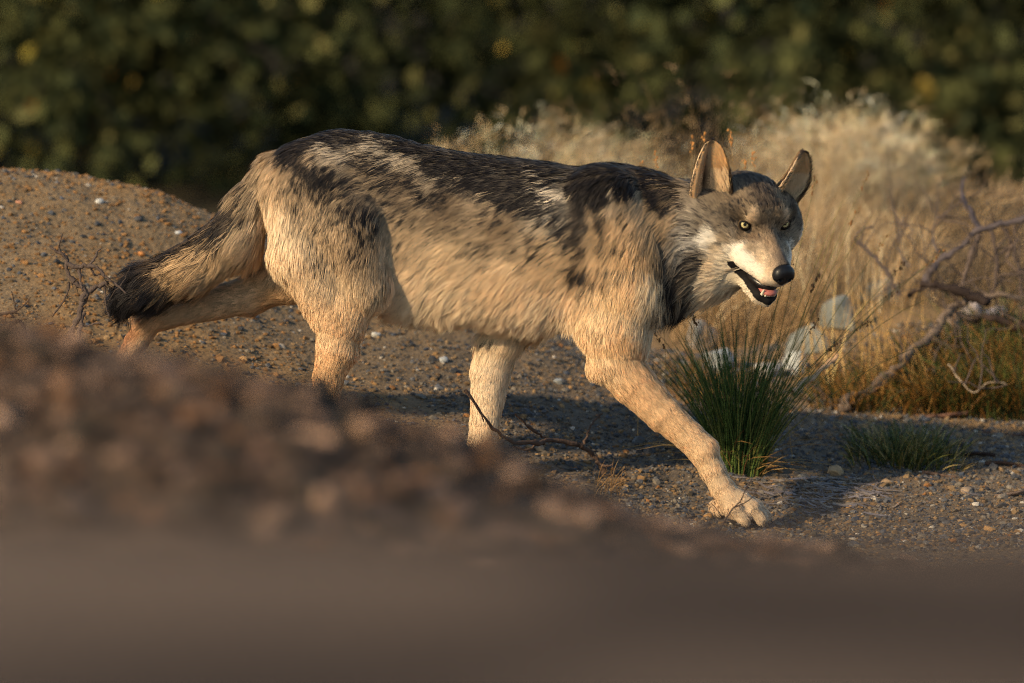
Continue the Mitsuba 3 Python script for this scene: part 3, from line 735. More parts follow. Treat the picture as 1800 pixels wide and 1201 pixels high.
rh = np.random.default_rng(5)
seen = np.clip(0.16 + 1.1 * np.clip(SN @ np.array([0, -1, 0.15]) + 0.35, 0, 1), 0, 1)
dens = np.where(BARE, 0, seen * np.interp(LEN, [4, 8, 14, 30, 50], [3.4, 2.4, 1.8, 1.05, 0.95]) * (1 + 0.8 * (HEADW > 0.6)))
dens = dens * np.where((UU > 540) & (VV > 690) & (UU < 700), 0.1, 1) * np.where((UU < 940) & (UU > 780) & (VV > 775), 0.1, 1)
WID = np.interp(LEN, [4, 10, 20, 45], [0.34, 0.42, 0.48, 0.58])
LIFT = np.interp(LEN, [4, 14, 30, 60], [0.24, 0.20, 0.24, 0.30]) + 0.16 * HEADW * np.interp(LEN, [8, 20], [0.3, 1]) + 0.12 * np.exp(-(tdep / 14) ** 2) * along
LIFT = LIFT + 0.55 * np.exp(-(QM[:, 0] / 26) ** 2 - ((QM[:, 1] - 16) / 18) ** 2 - ((QM[:, 2] + 4) / 18) ** 2)
CLUMP = np.interp(LEN, [4, 12, 30, 46, 66], [0.10, 0.24, 0.36, 0.46, 0.66])
NHAIR = 390000
grow(SV, SF, SN, FLOW, LEN, COL, DARK, WID, LIFT, CLUMP, dens, NHAIR, rh)
for v, f, vn, es, et, inside, s, eo, eax, eA in EARS:
    d = np.where(inside[:, None], unit(0.75 * eax + 0.4 * eo - np.sign(et)[:, None] * 0.55 * eA), unit(eax * 1.0 + 0 * vn))
    L = np.where(inside, 6 + 22 * np.clip(-et * s + 0.1, 0, 1) * np.clip(1.05 - es, 0.15, 1) * 1.4, 5.5 + 8 * np.clip(0.4 - es, 0, 1))
    L = np.where(np.abs(et) > 0.84, np.maximum(L, 10), L)
    tan = np.array(lin(206, 168, 118))
    c = np.where(inside[:, None], np.where(((-et * s < -0.46) | (np.abs(et) > 0.85))[:, None], np.array(lin(222, 178, 124)), np.where((es < 0.5)[:, None], np.array(lin(244, 218, 182)), np.array(lin(214, 172, 124)))), np.array(lin(140, 108, 72)))
    k = np.where(inside, 0.10 + 0.9 * np.exp(-((-et * s + 0.24) / 0.11) ** 2 - ((es - 0.4) / 0.3) ** 2), 0.35)  # hairs along the deep fold painted dark as its shade
    k = np.where((np.abs(et) > 0.86) | (es > 0.93), 0.75, k)
    one = np.ones(len(v))
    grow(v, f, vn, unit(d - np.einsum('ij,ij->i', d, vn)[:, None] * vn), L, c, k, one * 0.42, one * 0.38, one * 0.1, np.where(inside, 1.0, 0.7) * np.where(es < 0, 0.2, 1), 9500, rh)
hp, hn, hd_, hL, hc, hk, hw, hlift, hcl = (np.concatenate(HAIR[k]) for k in ('p', 'n', 'd', 'L', 'c', 'k', 'w', 'lift', 'cl'))
N = len(hp)
hL = hL * rh.uniform(0.65, 1.15, N)
# locks: neighbouring hairs lean together and share their tone
lead = rh.choice(N, N // 20, replace=False)
which = cKDTree(hp[lead]).query(hp)[1]
lock_rand, lock_turn = rh.random(len(lead)), rh.normal(size=(len(lead), 3))
fine = rh.choice(N, N // 5, replace=False)
which2 = cKDTree(hp[fine]).query(hp)[1]
fine_rand = rh.random(len(fine))
hd_ = unit(hd_ + (0.16 * hcl[:, None] + 0.05) * lock_turn[which] + 0.11 * rh.normal(size=(N, 3)))
hd_ = unit(hd_ - np.einsum('ij,ij->i', hd_, hn)[:, None] * hn)
lift = hlift * rh.uniform(0.6, 1.4, N)
t = np.array([0.0, 0.35, 0.7, 1.0])
ca, sa = np.cos(lift)[:, None, None], np.sin(lift)[:, None, None]
tt3 = t[None, :, None]
path = hp[:, None] - hn[:, None] * 0.8 + hL[:, None, None] * (tt3 * (hd_[:, None] * ca + hn[:, None] * sa) - 0.55 * tt3 ** 2 * hn[:, None] * sa + 0.10 * tt3 ** 2 * np.array([0, 0, -1.0]) * np.clip(hL / 40, 0, 1)[:, None, None])
guide = path[lead][which]
path = path + (hcl[:, None, None] * tt3 ** 1.4) * (guide - path) * np.clip(1.2 - np.linalg.norm(hp - hp[lead][which], axis=1) / 18, 0, 1)[:, None, None]
path = path + (tt3 * (1 - tt3)) * rh.normal(size=(N, 1, 3)) * 0.06 * hL[:, None, None]
tang = unit(np.gradient(path, axis=1))
roll = rh.uniform(-0.9, 0.9, (N, 1, 1))
s0 = unit(np.cross(tang, hn[:, None]))
side = unit(s0 * np.cos(roll) + np.cross(tang, s0) * np.sin(roll))
half = hw[:, None] * np.array([0.9, 1.0, 0.75, 0.0])
nrm = unit(hn[:, None] * 0.8 + 0.55 * (hn[:, None] - np.einsum('nij,nij->ni', np.broadcast_to(hn[:, None], tang.shape), tang)[..., None] * tang) + 0.28 * lock_turn[which][:, None] * hcl[:, None, None] + np.interp(hL, [6, 24], [0.07, 0.2])[:, None, None] * rh.normal(size=(N, 1, 3)))
onhead = np.linalg.norm((head_local(hp) - [0, -20, -25]) / [104, 122, 104], axis=1) < 1
vary = np.where(onhead, np.interp(hL, [4, 12], [0.5, 1.25]), np.interp(hL, [8, 16, 30], [0.4, 0.62, 1.0]))
tone = (1 + 0.60 * vary * (lock_rand[which] - 0.5)) * (1 + 0.55 * np.where(hL < 18, 0.5 * vary, vary) * (fine_rand[which2] - 0.5)) * (1 + np.interp(hL, [6, 24], [0.07, 0.18]) * rh.uniform(-1, 1, N))
wl = np.where(np.linalg.norm((head_local(hp) - [0, -20, -25]) / [100, 110, 100], axis=1) < 1, 0.50, 0.70)
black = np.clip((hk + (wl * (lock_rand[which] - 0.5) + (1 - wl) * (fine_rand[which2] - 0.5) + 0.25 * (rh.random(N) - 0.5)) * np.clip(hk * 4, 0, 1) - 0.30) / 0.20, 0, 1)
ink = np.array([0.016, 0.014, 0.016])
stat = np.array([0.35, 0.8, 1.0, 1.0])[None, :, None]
root = np.array([0.40, 0.82, 1.08, 1.16])[None, :, None]  # roots darkened and tips lightened: shade between the strands put into the colour
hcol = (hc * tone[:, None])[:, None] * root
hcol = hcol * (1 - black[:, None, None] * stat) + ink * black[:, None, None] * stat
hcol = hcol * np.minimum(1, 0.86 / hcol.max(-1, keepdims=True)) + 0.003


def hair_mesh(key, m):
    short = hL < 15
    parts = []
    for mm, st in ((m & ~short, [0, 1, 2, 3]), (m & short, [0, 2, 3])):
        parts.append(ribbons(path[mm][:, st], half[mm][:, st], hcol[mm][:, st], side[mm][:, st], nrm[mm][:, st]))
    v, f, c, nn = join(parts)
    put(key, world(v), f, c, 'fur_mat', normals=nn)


is_tail = np.min([cone(hp, P(*b[0][:3]), b[0][3], P(*b[1][:3]), b[1][3], b[4]) for b in BONES[TAIL0:TAIL1]], axis=0) < 5
is_tail &= (hp[:, 0] + 900 < 482)
is_head = np.linalg.norm((head_local(hp) - [0, -25, -20]) / [125, 130, 130], axis=1) < 1
is_head &= ~is_tail
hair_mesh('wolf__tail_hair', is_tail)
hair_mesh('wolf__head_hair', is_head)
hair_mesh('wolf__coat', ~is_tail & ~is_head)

# ------------------------------------------------------------------ eyes, nose, mouth, claws, whiskers


def local_mesh(key, fn, lo, hi, h, mat, smooth=True):
    lo, hi = np.asarray(lo, float), np.asarray(hi, float)
    g = np.stack(np.meshgrid(*[np.arange(lo[k], hi[k] + h, h) for k in range(3)], indexing='ij'), -1)
    v, f = nets(fn(g).astype(np.float32), lo, h)
    m = trimesh.Trimesh(world(head_px(v)), f, process=False)
    scene[key] = mikit.ply(m, mat, smooth=smooth)


def nose(q):
    q = q.copy()
    q[..., 0] = np.abs(q[..., 0])
    d = ellipsoid(q, (0, 94, -36), (17.5, 13, 13))
    d = smin(d, ellipsoid(q, (10, 95, -43), (10.5, 12, 12)), 7)
    d = smin(d, ellipsoid(q, (0, 91, -52), (8, 12, 12)), 8)
    hole = ellipsoid(q, (9.5, 108, -46), (5.6, 8.5, 4.4))
    slit = ellipsoid(q, (16, 102, -49), (6, 5.5, 1.8))
    d = np.maximum(d, -np.minimum(hole, slit))
    return np.maximum(d, -cone(q, (0, 109, -38), 1.0, (0, 103, -62), 1.0))


local_mesh('wolf__nose', nose, (-27, 74, -72), (27, 116, -16), 0.75, 'nose_mat')
local_mesh('wolf__mouth_lining', lambda q: ellipsoid(q, (0, 34, -84), (27, 42, 14)), (-32, -14, -102), (32, 82, -64), 2.0, 'wet_black_mat')


def tongue(q):
    d = cone(q * [1, 1, 1.9], (0, 16, -84 * 1.9), 17, (0, 66, -92.5 * 1.9), 15.5)
    return np.maximum(d, -cone(q, (0, 20, -74), 2, (0, 84, -83), 2.2))


local_mesh('wolf__tongue', tongue, (-24, -8, -106), (24, 88, -70), 1.2, 'tongue_mat')
teeth = [((s * 13.0, 70, -98), (s * 14.5, 75, -84), 3.0) for s in (-1, 1)] + [((x, 76.5 - abs(x) * 0.12, -98), (x, 78.5 - abs(x) * 0.12, -91.5), 1.9) for x in (-9, -5.2, -1.7, 1.7, 5.2, 9)]
for i, (a, b, r) in enumerate(teeth):
    a, b = np.array(a, float), np.array(b, float)
    tp = np.linspace(0, 1, 6)
    pth = a + (b - a) * tp[:, None] + np.array([0, 1.2, 0]) * (np.sin(tp * 3.1))[:, None] * (r > 3)
    v, f, _, nn = tubes(head_px(pth)[None], (r * np.array([1, 1, 0.9, 0.72, 0.48, 0.12]))[None], np.ones((1, 3)), 8)
    put('wolf__tooth' + (f'_{i:03d}' if i else ''), world(v), f, None, 'tooth_mat', normals=nn)

for s, sx in ((-1, ''), (1, '_001')):
    c = EYE_C * [s, 1, 1]
    nrm_e = unit(np.array([s * 0.30, 0.95, 0.10]))
    a0 = unit(np.cross(nrm_e, [0, 0, 1.0])) * 1.0
    a0 = a0 * np.sign(a0[0] * s)                      # outwards
    b0 = np.cross(nrm_e, a0) * np.sign(np.cross(nrm_e, a0)[2])
    tl = math.radians(24)
    ea, eb = a0 * math.cos(tl) + b0 * math.sin(tl), b0 * math.cos(tl) - a0 * math.sin(tl)
    R = 13.0

    def on(al, be, r): return c + unit(nrm_e + ea * np.asarray(al)[..., None] + eb * np.asarray(be)[..., None]) * r

    ball = trimesh.creation.icosphere(3, R)
    scene['wolf__eye' + sx] = mikit.ply(trimesh.Trimesh(world(head_px(ball.vertices + c)), ball.faces if np.linalg.det(HM) > 0 else ball.faces[:, ::-1], process=False), 'eyeball_mat', smooth=True)
    gaze = unit(np.linalg.inv(HM.T) @ unit(np.array([0.10, -1.0, 0.02])) * 0.75 + nrm_e * 0.4)
    ga = unit(np.cross(gaze, [0, 0, 1.0])); gb = np.cross(ga, gaze)
    for nm_, rad, lift_, mat in (('iris', 7.6, 0.25, 'iris_mat'), ('pupil', 2.9, 0.5, 'pupil_mat')):
        rr, th = np.meshgrid(np.linspace(0, rad, 7), np.linspace(0, 2 * np.pi, 33), indexing='ij')
        pt = c + unit(gaze + ga * (rr * np.cos(th) / R)[..., None] + gb * (rr * np.sin(th) / R)[..., None]) * (R + lift_)
        scene[f'wolf__eye{sx}__{nm_}'] = mikit.ply(trimesh.Trimesh(world(head_px(pt.reshape(-1, 3))), grid_faces(7, 33), process=False), mat, smooth=True)
    th = np.linspace(0, 2 * np.pi, 49)
    ca_, sb_ = np.cos(th), np.sin(th)
    al = np.where(ca_ < 0, 1.25, 0.92) * ca_
    be = np.where(sb_ > 0, 0.44, 0.46) * np.sign(sb_) * np.abs(sb_) ** 1.15 * np.where(ca_ < -0.55, np.clip((1 + ca_) / 0.45, 0, 1) ** 1.2, 1)
    rows = []
    for kk, (sc, r) in enumerate(((0.99, R + 0.35), (1.06, R + 1.7), (1.28, R + 1.9), (1.6, R + 1.5), (2.2, R + 0.4), (3.2, R - 2.5))):
        rows.append(on(al * sc + 0.0, be * sc + np.sign(be) * 0.03 * kk, r))
    lid = np.array(rows)
    colr = np.repeat(np.array([lin(20, 17, 17), lin(18, 16, 16), lin(24, 20, 19), lin(70, 58, 48), lin(120, 98, 74), lin(130, 108, 84)])[:, None], 49, 1)
    scene[f'wolf__eye{sx}__eyelid'] = mikit.ply(trimesh.Trimesh(world(head_px(lid.reshape(-1, 3))), grid_faces(6, 49), process=False), 'skin_mat', smooth=True, color=colr.reshape(-1, 3))

for i, (a, b) in enumerate((((1301, 910, 98), (1310, 921, 103)), ((1334, 908, 92), (1348, 918, 95)), ((1343, 906, 71), (1357, 914, 72)), ((1326, 911, 54), (1338, 919, 53)))):
    a, b = P(*a), P(*b)
    tp = np.linspace(0, 1, 5)[:, None]
    v, f, _, nn = tubes((a + (b - a) * tp + np.array([0, 0, 2.5]) * np.sin(tp * 3.1))[None], np.array([[4.2, 3.8, 3.0, 1.8, 0.4]]), np.ones((1, 3)), 7)
    put('wolf__claw' + (f'_{i:03d}' if i else ''), world(v), f, None, 'claw_mat', normals=nn)

wp = []
for s in (-1, 1):
    for i in range(9):
        a = np.array([s * (24 + (i % 3) * 2.5), 66 - (i % 3) * 11, -50 - (i // 3) * 6.0])
        d = unit(np.array([s * 0.85, -0.35 - 0.1 * (i % 3), -0.30 - 0.12 * (i // 3)]))
        tp = np.linspace(0, 1, 6)[:, None]
        wp.append(head_px(a + d * tp * (34 + 5 * (i % 4)) + np.array([0, -6, -7]) * tp ** 2))
v, f, c, nn = tubes(np.array(wp), np.tile(np.array([0.35, 0.32, 0.28, 0.22, 0.15, 0.06]), (18, 1)), np.tile(lin(40, 34, 32), (18, 1)), 3)
put('wolf__whiskers', world(v), f, c, 'skin_mat', normals=nn)
labels['wolf__whiskers'] = {'kind': 'stuff'}
tag('wolf', 'grey and tan wolf walking down the gravel slope with its mouth open', 'wolf')
labels['wolf__tail_hair'] = {'label': 'bushy tan tail hair with a black tip'}
labels['wolf__coat'] = {'label': 'tan and cream body coat with a black-flecked back'}
labels['wolf__head_hair'] = {'label': 'grey-brown face and ear hair with white cheeks'}

pads = [((1299, 912, 103), (11, 9, 5)), ((1334, 911, 89), (11, 9, 5)), ((1339, 909, 69), (10, 9, 5)), ((1318, 911, 54), (10, 9, 5)), ((1296, 908, 78), (17, 20, 8))]
for i, (c, rr) in enumerate(pads):
    m = trimesh.creation.icosphere(2)
    scene['wolf__paw_pad' + (f'_{i:03d}' if i else '')] = mikit.ply(trimesh.Trimesh(world(m.vertices * rr + P(*c)), m.faces, process=False), 'claw_mat', smooth=True)

# ------------------------------------------------------------------ things on and behind the slope


def ground_at(u, v, y0=-0.6, y1=4.0):
    """Where the line of sight through a photograph pixel first meets the slope."""
    y = np.arange(y0, y1, 0.01)
    pts = np.array([at(u, v, k) for k in y])
    below = pts[:, 2] < height(pts[:, 0], y)
    return pts[np.argmax(below)] if below.any() else pts[-1]


def px(y): return S * (y + DIST) / DIST


def num(name):
    k, n = name, 0
    while k in labels or k in scene or any(s.startswith(k + '__') for s in scene):
        n += 1
        k = f'{name}_{n:03d}'
    return k


# ---- stones lying by themselves
def rock(key, c, r, color, seed, rough=0.16, turn=None):
    rr = np.random.default_rng(seed)
    m = trimesh.creation.icosphere(3 if max(r) > 0.02 else 2)
    v = m.vertices.copy()
    for _ in range(9 if turn is None else 12):
        d = unit(rr.normal(size=3))
        lim = rr.uniform(0.62, 0.92) if turn is None else rr.uniform(0.42, 0.8)
        h = v @ d
        v -= np.clip(h - lim, 0, None)[:, None] * d
    v *= 1 + rough * (meshkit.fbm(v * 2.2 + seed, 4, seed)[:, None] - 0.5)
    v = v @ rotations(1, rr)[0].T * np.asarray(r)
    if turn is not None:
        a = math.radians(turn)
        v = v @ np.array([[math.cos(a), 0, math.sin(a)], [0, 1, 0], [-math.sin(a), 0, math.cos(a)]])
    v = v + c
    col = np.asarray(color) * (0.45 + 1.0 * meshkit.fbm(m.vertices * 3 + seed, 4, seed + 3))[:, None]
    scene[key] = mikit.ply(trimesh.Trimesh(v, m.faces, process=False), 'stone_mat', smooth=False, color=col)
    if max(r) <= 0.03:
        scene[key] = mikit.ply(trimesh.Trimesh(v, m.faces, process=False), 'stone_mat', smooth=True, color=col)


for i, (u, v, ru, rv, col, lab_) in enumerate((
        (1466, 824, 17, 13, (176, 150, 118), 'tan angular stone lying on the gravel right of the rush tussock'),
        (661, 586, 9, 7, (190, 190, 188), 'small pale stone on the slope behind the near hind leg'),
        (780, 630, 9, 7, (170, 176, 184), 'small bluish stone between the hind leg and the far foreleg'),
        (982, 668, 9, 7, (150, 155, 160), 'small grey stone in the gravel right of the far foreleg'),
        (1122, 772, 13, 10, (92, 96, 102), 'dark grey stone in the shaded gravel behind the near foreleg'),
        (1140, 788, 12, 11, (84, 88, 96), 'dark blue-grey stone just right of another under the foreleg'),
        (1412, 836, 11, 7, (104, 104, 104), 'flat grey stone beside the base of the rush tussock'),
        (1560, 845, 12, 7, (150, 128, 104), 'flat brown stone in the gravel below the small grass tuft'),
        (1700, 860, 13, 8, (160, 140, 120), 'flat pale brown stone on the gravel at lower right'),
        (175, 352, 8, 6, (196, 198, 200), 'small white stone high on the sunlit sandy slope'),
        (248, 445, 8, 6, (190, 130, 78), 'small orange stone on the sand above the tail'),
        (313, 408, 8, 6, (200, 204, 210), 'small white stone on the sand just above the tail'),
        (33, 355, 8, 5, (206, 150, 120), 'small pink stone on the sand at far left'),
        (243, 383, 9, 6, (80, 80, 84), 'small dark stone on the sandy slope left of the tail'),
        (1245, 905, 10, 8, (170, 130, 84), 'small tan stone on the ground left of the raised paw'))):
    p = ground_at(u, v + rv * 0.8)
    k = px(p[1])
    key = num('stone')
    rock(key, p + [0, 0, rv * k * 0.35], (ru * k, ru * k, rv * k), lin(col), 200 + i)
    tag(key, lab_, 'stone')

rw_ = np.random.default_rng(19)
PALE = (120, 124, 122)
for i, (u, v, y, ru, rv, col, lab_) in enumerate((
        (1548, 512, 1.75, 40, 24, PALE, 'pale bluish rock topmost of the row behind the rush stalks'),
        (1478, 552, 1.62, 38, 32, PALE, 'pale bluish rock second from the top of the row behind the rush stalks'),
        (1420, 598, 1.5, 34, 34, PALE, 'pale bluish rock third of the row behind the rush stalks'),
        (1400, 640, 1.42, 22, 22, (180, 186, 188), 'small pale rock lowest of the row behind the rush stalks'),
        (1232, 585, 1.35, 34, 34, (150, 152, 154), 'pale rock seen between the chest and the rush tussock'),
        (1268, 628, 1.2, 30, 24, (150, 158, 164), 'rounded pale rock behind the left side of the rush tussock'),
        (1345, 645, 1.25, 26, 20, (170, 168, 164), 'grey rock behind the middle of the rush tussock'),
        (1712, 540, 1.7, 20, 18, (160,150,150), 'small pinkish white rock high among the dead branches'),
        (1752, 552, 1.7, 22, 16, (156,150,160), 'small lilac white rock at right among the dead branches'),
        (1668, 575, 1.7, 36, 28, (150, 132, 120), 'brown grey rock in the middle of the dead branches'),
        (1660, 625, 1.5, 36, 24, (170, 164, 158), 'grey rock under the fallen dead branch'),
        (1706, 604, 1.6, 26, 22, (186, 178, 168), 'white rock below the dead branches, brightest of its cluster'),
        (1748, 612, 1.6, 24, 22, (176, 168, 156), 'cream rock right of the brightest white rock'))):
    c = ground_at(u, v + 0.9 * rv, 0.6)
    if abs(c[1] - y) > 0.7: c = at(u, v + 0.9 * rv, y)
    k = px(c[1])
    key = num('rock')
    rock(key, c + [0, 0.5 * ru * k, 0.55 * rv * k], (1.35 * ru * k, 1.1 * ru * k, 1.35 * rv * k), lin(col), 300 + i, 0.35, rw_.uniform(-35, 20))
    tag(key, lab_, 'rock', 'rocks behind the rush tussock')


# ---- grasses
def blades(base, H_, lean, width, col, rng, m=5, droop=0.35, wob=0.05, tip=None, round_=False):
    """base (n, 3), heights (n,), lean (n, 2): sideways travel of the tip."""
    n = len(base)
    t = np.linspace(0, 1, m)[None, :, None]
    up = np.zeros((n, 1, 3)); up[:, 0, 2] = H_
    ln = np.zeros((n, 1, 3)); ln[:, 0, :2] = lean
    p = base[:, None] + up * (t - droop * np.linalg.norm(lean, axis=1)[:, None, None] / np.maximum(H_, 1e-6)[:, None, None] * 0.5 * t ** 2.5) + ln * t ** 1.7
    p = p + rng.normal(size=(n, 1, 3)) * wob * H_[:, None, None] * t * (1 - 0.5 * t) + wob * 0.4 * H_[:, None, None] * np.sin(t * 5 + rng.uniform(0, 6, (n, 1, 1))) * unit(rng.normal(size=(n, 1, 3)))* t
    c = np.repeat(col[:, None], m, 1)
    if tip is not None: c = c * (1 - t ** 1.5) + tip * t ** 1.5
    w = width[:, None] * np.linspace(1, 0.55, m)[None]
    if round_:
        w[:, -1] *= 0.3
        return tubes(p, w, c, 3)
    w[:, -1] = 0
    a = rng.uniform(0, 2 * np.pi, n)
    s = np.stack([np.cos(a), np.sin(a), 0 * a], 1)[:, None]
    tg = unit(np.gradient(p, axis=1))
    s = unit(s - (s * tg).sum(-1, keepdims=True) * tg)
    nn = unit(np.cross(tg, s) + 0.25 * np.array([0, 0, 1.0]))
    v, f, cc, nn = ribbons(p, w, c, s, nn)
    return v, f, cc, nn


def tones(cols, n, rng, var=0.25, p=None):
    c = np.array([lin(x) for x in cols])
    return c[rng.choice(len(c), n, p=p)] * rng.uniform(1 - var, 1 + var, (n, 1))


def spread(u0, u1, y0, y1, n, rng, dense=None):
    y = rng.uniform(y0, y1, n)
    u = rng.uniform(u0, u1, n) if dense is None else np.clip(rng.normal((u0 + u1) / 2, (u1 - u0) / 4, n), u0, u1)
    x = (u - 900) / 900 * TX * (y + DIST) / math.cos(PITCH)
    return np.stack([x, y, height(x, y) - 0.01], 1), u


rv_ = np.random.default_rng(21)
STRAW = ((220, 198, 164), (202, 176, 138), (232, 214, 184), (180, 154, 116), (156, 132, 98))


def dry_clump(u0, u1, y0, y1, tops, n, lab_, cols=STRAW, lean=(0.10, 0.0), thick=0.0010, fluff=True, dense=None, wild=1.0, short=1.3):
    """A clump of fine dry grass reaching the rows given by TOPS (columns, rows); few blades reach the top, most arch over below it."""
    b, u = spread(u0, u1, y0, y1, n, rv_, dense)
    ztop = np.array([at(k, r, y)[2] for k, r, y in zip(u, np.interp(u, *tops), b[:, 1])])
    h = np.maximum(ztop - b[:, 2], 0.05) * (1 - 0.70 * rv_.random(n) ** short)
    tuft = meshkit.noise(np.stack([b[:, 0] * 9, b[:, 1] * 6, 0 * u], 1), 8)
    h = h * (0.72 + 0.45 * tuft)
    way = 2.4 * (meshkit.noise(np.stack([b[:, 0] * 5, b[:, 1] * 5, 0 * u + 4], 1), 12) - 0.5)
    ln = np.stack([lean[0] + 0.16 * way * wild + 0.13 * wild * rv_.normal(size=n), lean[1] + 0.12 * wild * rv_.normal(size=n)], 1) * (h / 0.40)[:, None]
    col = tones(cols, n, rv_, 0.3) * (0.75 + 0.5 * tuft)[:, None]
    parts = [blades(b, h, ln, np.full(n, thick), col, rv_, 6, 0.8, 0.07, tip=None)]
    if fluff:      # feathery heads on the taller ones
        tall = np.argsort(-h / np.maximum(ztop - b[:, 2], 0.05))[:n // 5]
        tp = b[tall] + np.concatenate([ln[tall], (h[tall] - 0.4 * np.linalg.norm(ln[tall], axis=1))[:, None]], 1)
        k = len(tall)
        q = np.repeat(tp, 6, 0) + rv_.normal(size=(6 * k, 3)) * [0.016, 0.01, 0.012]
        parts.append(blades(q, rv_.uniform(0.006, 0.03, 6 * k), np.repeat(unit(ln[tall]), 6, 0) * 0.03 + rv_.normal(size=(6 * k, 2)) * 0.02, np.full(6 * k, 0.0013), np.repeat(col[tall] * 1.1, 6, 0), rv_, 3, 0.3, 0.1))
    v, f, c, nn = join(parts)
    key = num('dry_grass')
    put(key, v, f, np.clip(c, 0, 0.8), 'plant_mat', normals=nn)
    tag(key, lab_, 'dry grass')


dry_clump(730, 1125, 3.2, 4.2, ((700, 760, 800, 900, 1000, 1060, 1140), (280, 222, 180, 190, 200, 200, 260)), 2300, 'blurred pale grass clump seen over the middle of the back', lean=(0.16, 0), short=0.8)
dry_clump(1110, 1290, 2.6, 3.4, ((1110, 1200, 1300), (120, 90, 150)), 420, 'thin brownish dry grass behind the near ear', ((120, 100, 76), (100, 84, 64), (140, 118, 90)), short=0.9)
dry_clump(1285, 1590, 3.0, 4.2, ((1260, 1330, 1400, 1450, 1510, 1550, 1600), (300, 255, 200, 165, 185, 255, 330)), 5600, 'large bright straw coloured grass clump right of the head', lean=(0.06, 0), short=0.85, dense=True)
dry_clump(1190, 1640, 1.9, 3.1, ((1190, 1300, 1420, 1520, 1640), (400, 350, 300, 320, 370)), 4200, 'pale fine dry grass covering the bank below the bright clump', ((222, 200, 166), (196, 168, 130), (170, 142, 106), (150, 124, 92)), lean=(0.03, 0), short=0.9, fluff=False)
dry_clump(1560, 1900, 1.9, 2.6, ((1560, 1700, 1900), (400, 390, 380)), 1500, 'short brown dry grass on the bank between the dead branches', ((150, 126, 96), (118, 98, 74), (96, 80, 60)), short=0.9, fluff=False)
dry_clump(1500, 1880, 2.4, 3.6, ((1500, 1600, 1680, 1760, 1880), (330, 310, 310, 315, 290)), 1700, 'loose brownish dry grass above the dead branches', ((140, 116, 88), (108, 90, 68), (90, 74, 56), (176, 150, 114)), short=0.9)
dry_clump(1400, 1640, 1.3, 1.5, ((1400, 1500, 1640), (480, 450, 500)), 130, 'sparse tall straw standing in front of the row of pale rocks', ((206, 170, 112), (190, 150, 96), (170, 140, 90)), lean=(0.02, 0), fluff=False, wild=0.5)
dry_clump(1180, 1420, 1.75, 2.2, ((1180, 1420), (470, 440)), 900, 'brownish dry grass behind the rush tussock', ((150, 122, 86), (124, 98, 68), (170, 142, 104)), fluff=False, wild=0.7)
dry_clump(1040, 1090, 0.02, 0.2, ((1040, 1090), (800, 810)), 60, 'tiny wisp of dry grass by the fallen twig', ((150, 116, 74), (130, 100, 66)), fluff=False, thick=0.0008)


def low_grass(u0, u1, y0, y1, hpx, n, cols, lab_, width=0.0013, sp=0.6, dense=True, round_=False):
    b, u = spread(u0, u1, y0, y1, n, rv_, dense)
    mid = b.mean(0)
    h = hpx * px((y0 + y1) / 2) * rv_.uniform(0.45, 1.1, n)
    out = (b - mid)[:, :2] / np.maximum(np.abs(b - mid)[:, :2].max(0), 1e-6)
    ln = (out * sp + 0.35 * rv_.normal(size=(n, 2))) * h[:, None]
    v, f, c, nn = blades(b, h, ln, np.full(n, width), tones(cols, n, rv_, 0.35), rv_, 5, 0.6, 0.08)
    key = num('grass_tuft')
    put(key, v, f, c, 'plant_mat', normals=nn)
    tag(key, lab_, 'grass tuft')


GREEN = ((74, 88, 40), (58, 74, 34), (92, 96, 48), (120, 104, 52), (44, 56, 30))
RUST = ((120, 84, 40), (140, 98, 48), (84, 84, 40), (66, 74, 34), (52, 60, 30), (160, 120, 66))
low_grass(1500, 1690, 0.52, 0.80, 62, 1100, GREEN + ((170, 150, 96),), 'small dark green grass tuft alone on the gravel at right')
low_grass(1430, 1600, 1.15, 1.4, 66, 1000, RUST, 'rusty green grass left of the fallen dead branch')
low_grass(1580, 1740, 1.15, 1.5, 100, 1700, RUST, 'rusty green grass in front of the fallen dead branch')
low_grass(1680, 1900, 1.15, 1.6, 135, 2300, GREEN + RUST[:2], 'tall dark green grass at the right edge')
low_grass(1180, 1300, 1.0, 1.3, 60, 350, RUST, 'low brown grass left behind the rush tussock')

# the rush tussock in front of the paw
rt = np.random.default_rng(33)
base = ground_at(1298, 836)
n = 560
r = np.sqrt(rt.random(n)) * np.array([[0.062], [0.05]])
a = rt.uniform(0, 2 * np.pi, n)
b = base + np.stack([r[0] * np.cos(a), r[1] * np.sin(a) + 0.05, 0 * a], 1)
b[:, 2] = height(b[:, 0], b[:, 1]) - 0.01
h = rt.uniform(0.17, 0.43, n) * (1 - 0.25 * (r[0] / 0.055))
out = np.stack([np.cos(a) * r[0] / 0.055, np.sin(a) * r[1] / 0.05], 1)
ln = (out * 0.40 + 0.17 * rt.normal(size=(n, 2)) + [0.02, 0]) * h[:, None]
v, f, c, nn = blades(b, h, ln, rt.uniform(0.0009, 0.0016, n), tones(((74, 100, 48), (58, 82, 40), (96, 118, 60), (114, 122, 66), (48, 64, 34)), n, rt, 0.25), rt, 6, 0.25, 0.03, round_=True)
v2, f2, c2, nn2 = blades(b[:70], h[:70] * 0.5, (ln[:70] * 1.6 + 0.06 * rt.normal(size=(70, 2))), np.full(70, 0.0011), tones(((150, 116, 70), (110, 80, 50), (170, 140, 90)), 70, rt), rt, 6, 0.8, 0.08, round_=True)
v, f, c, nn = join([(v, f, c, nn), (v2, f2, c2, nn2)])
put('rush_tussock__blades', v, f, c, 'plant_mat', normals=nn)
labels['rush_tussock__blades'] = {'kind': 'stuff'}
tag('rush_tussock', 'dark green rush tussock with long seed stalks, standing behind the stepping foreleg', 'grass tussock')


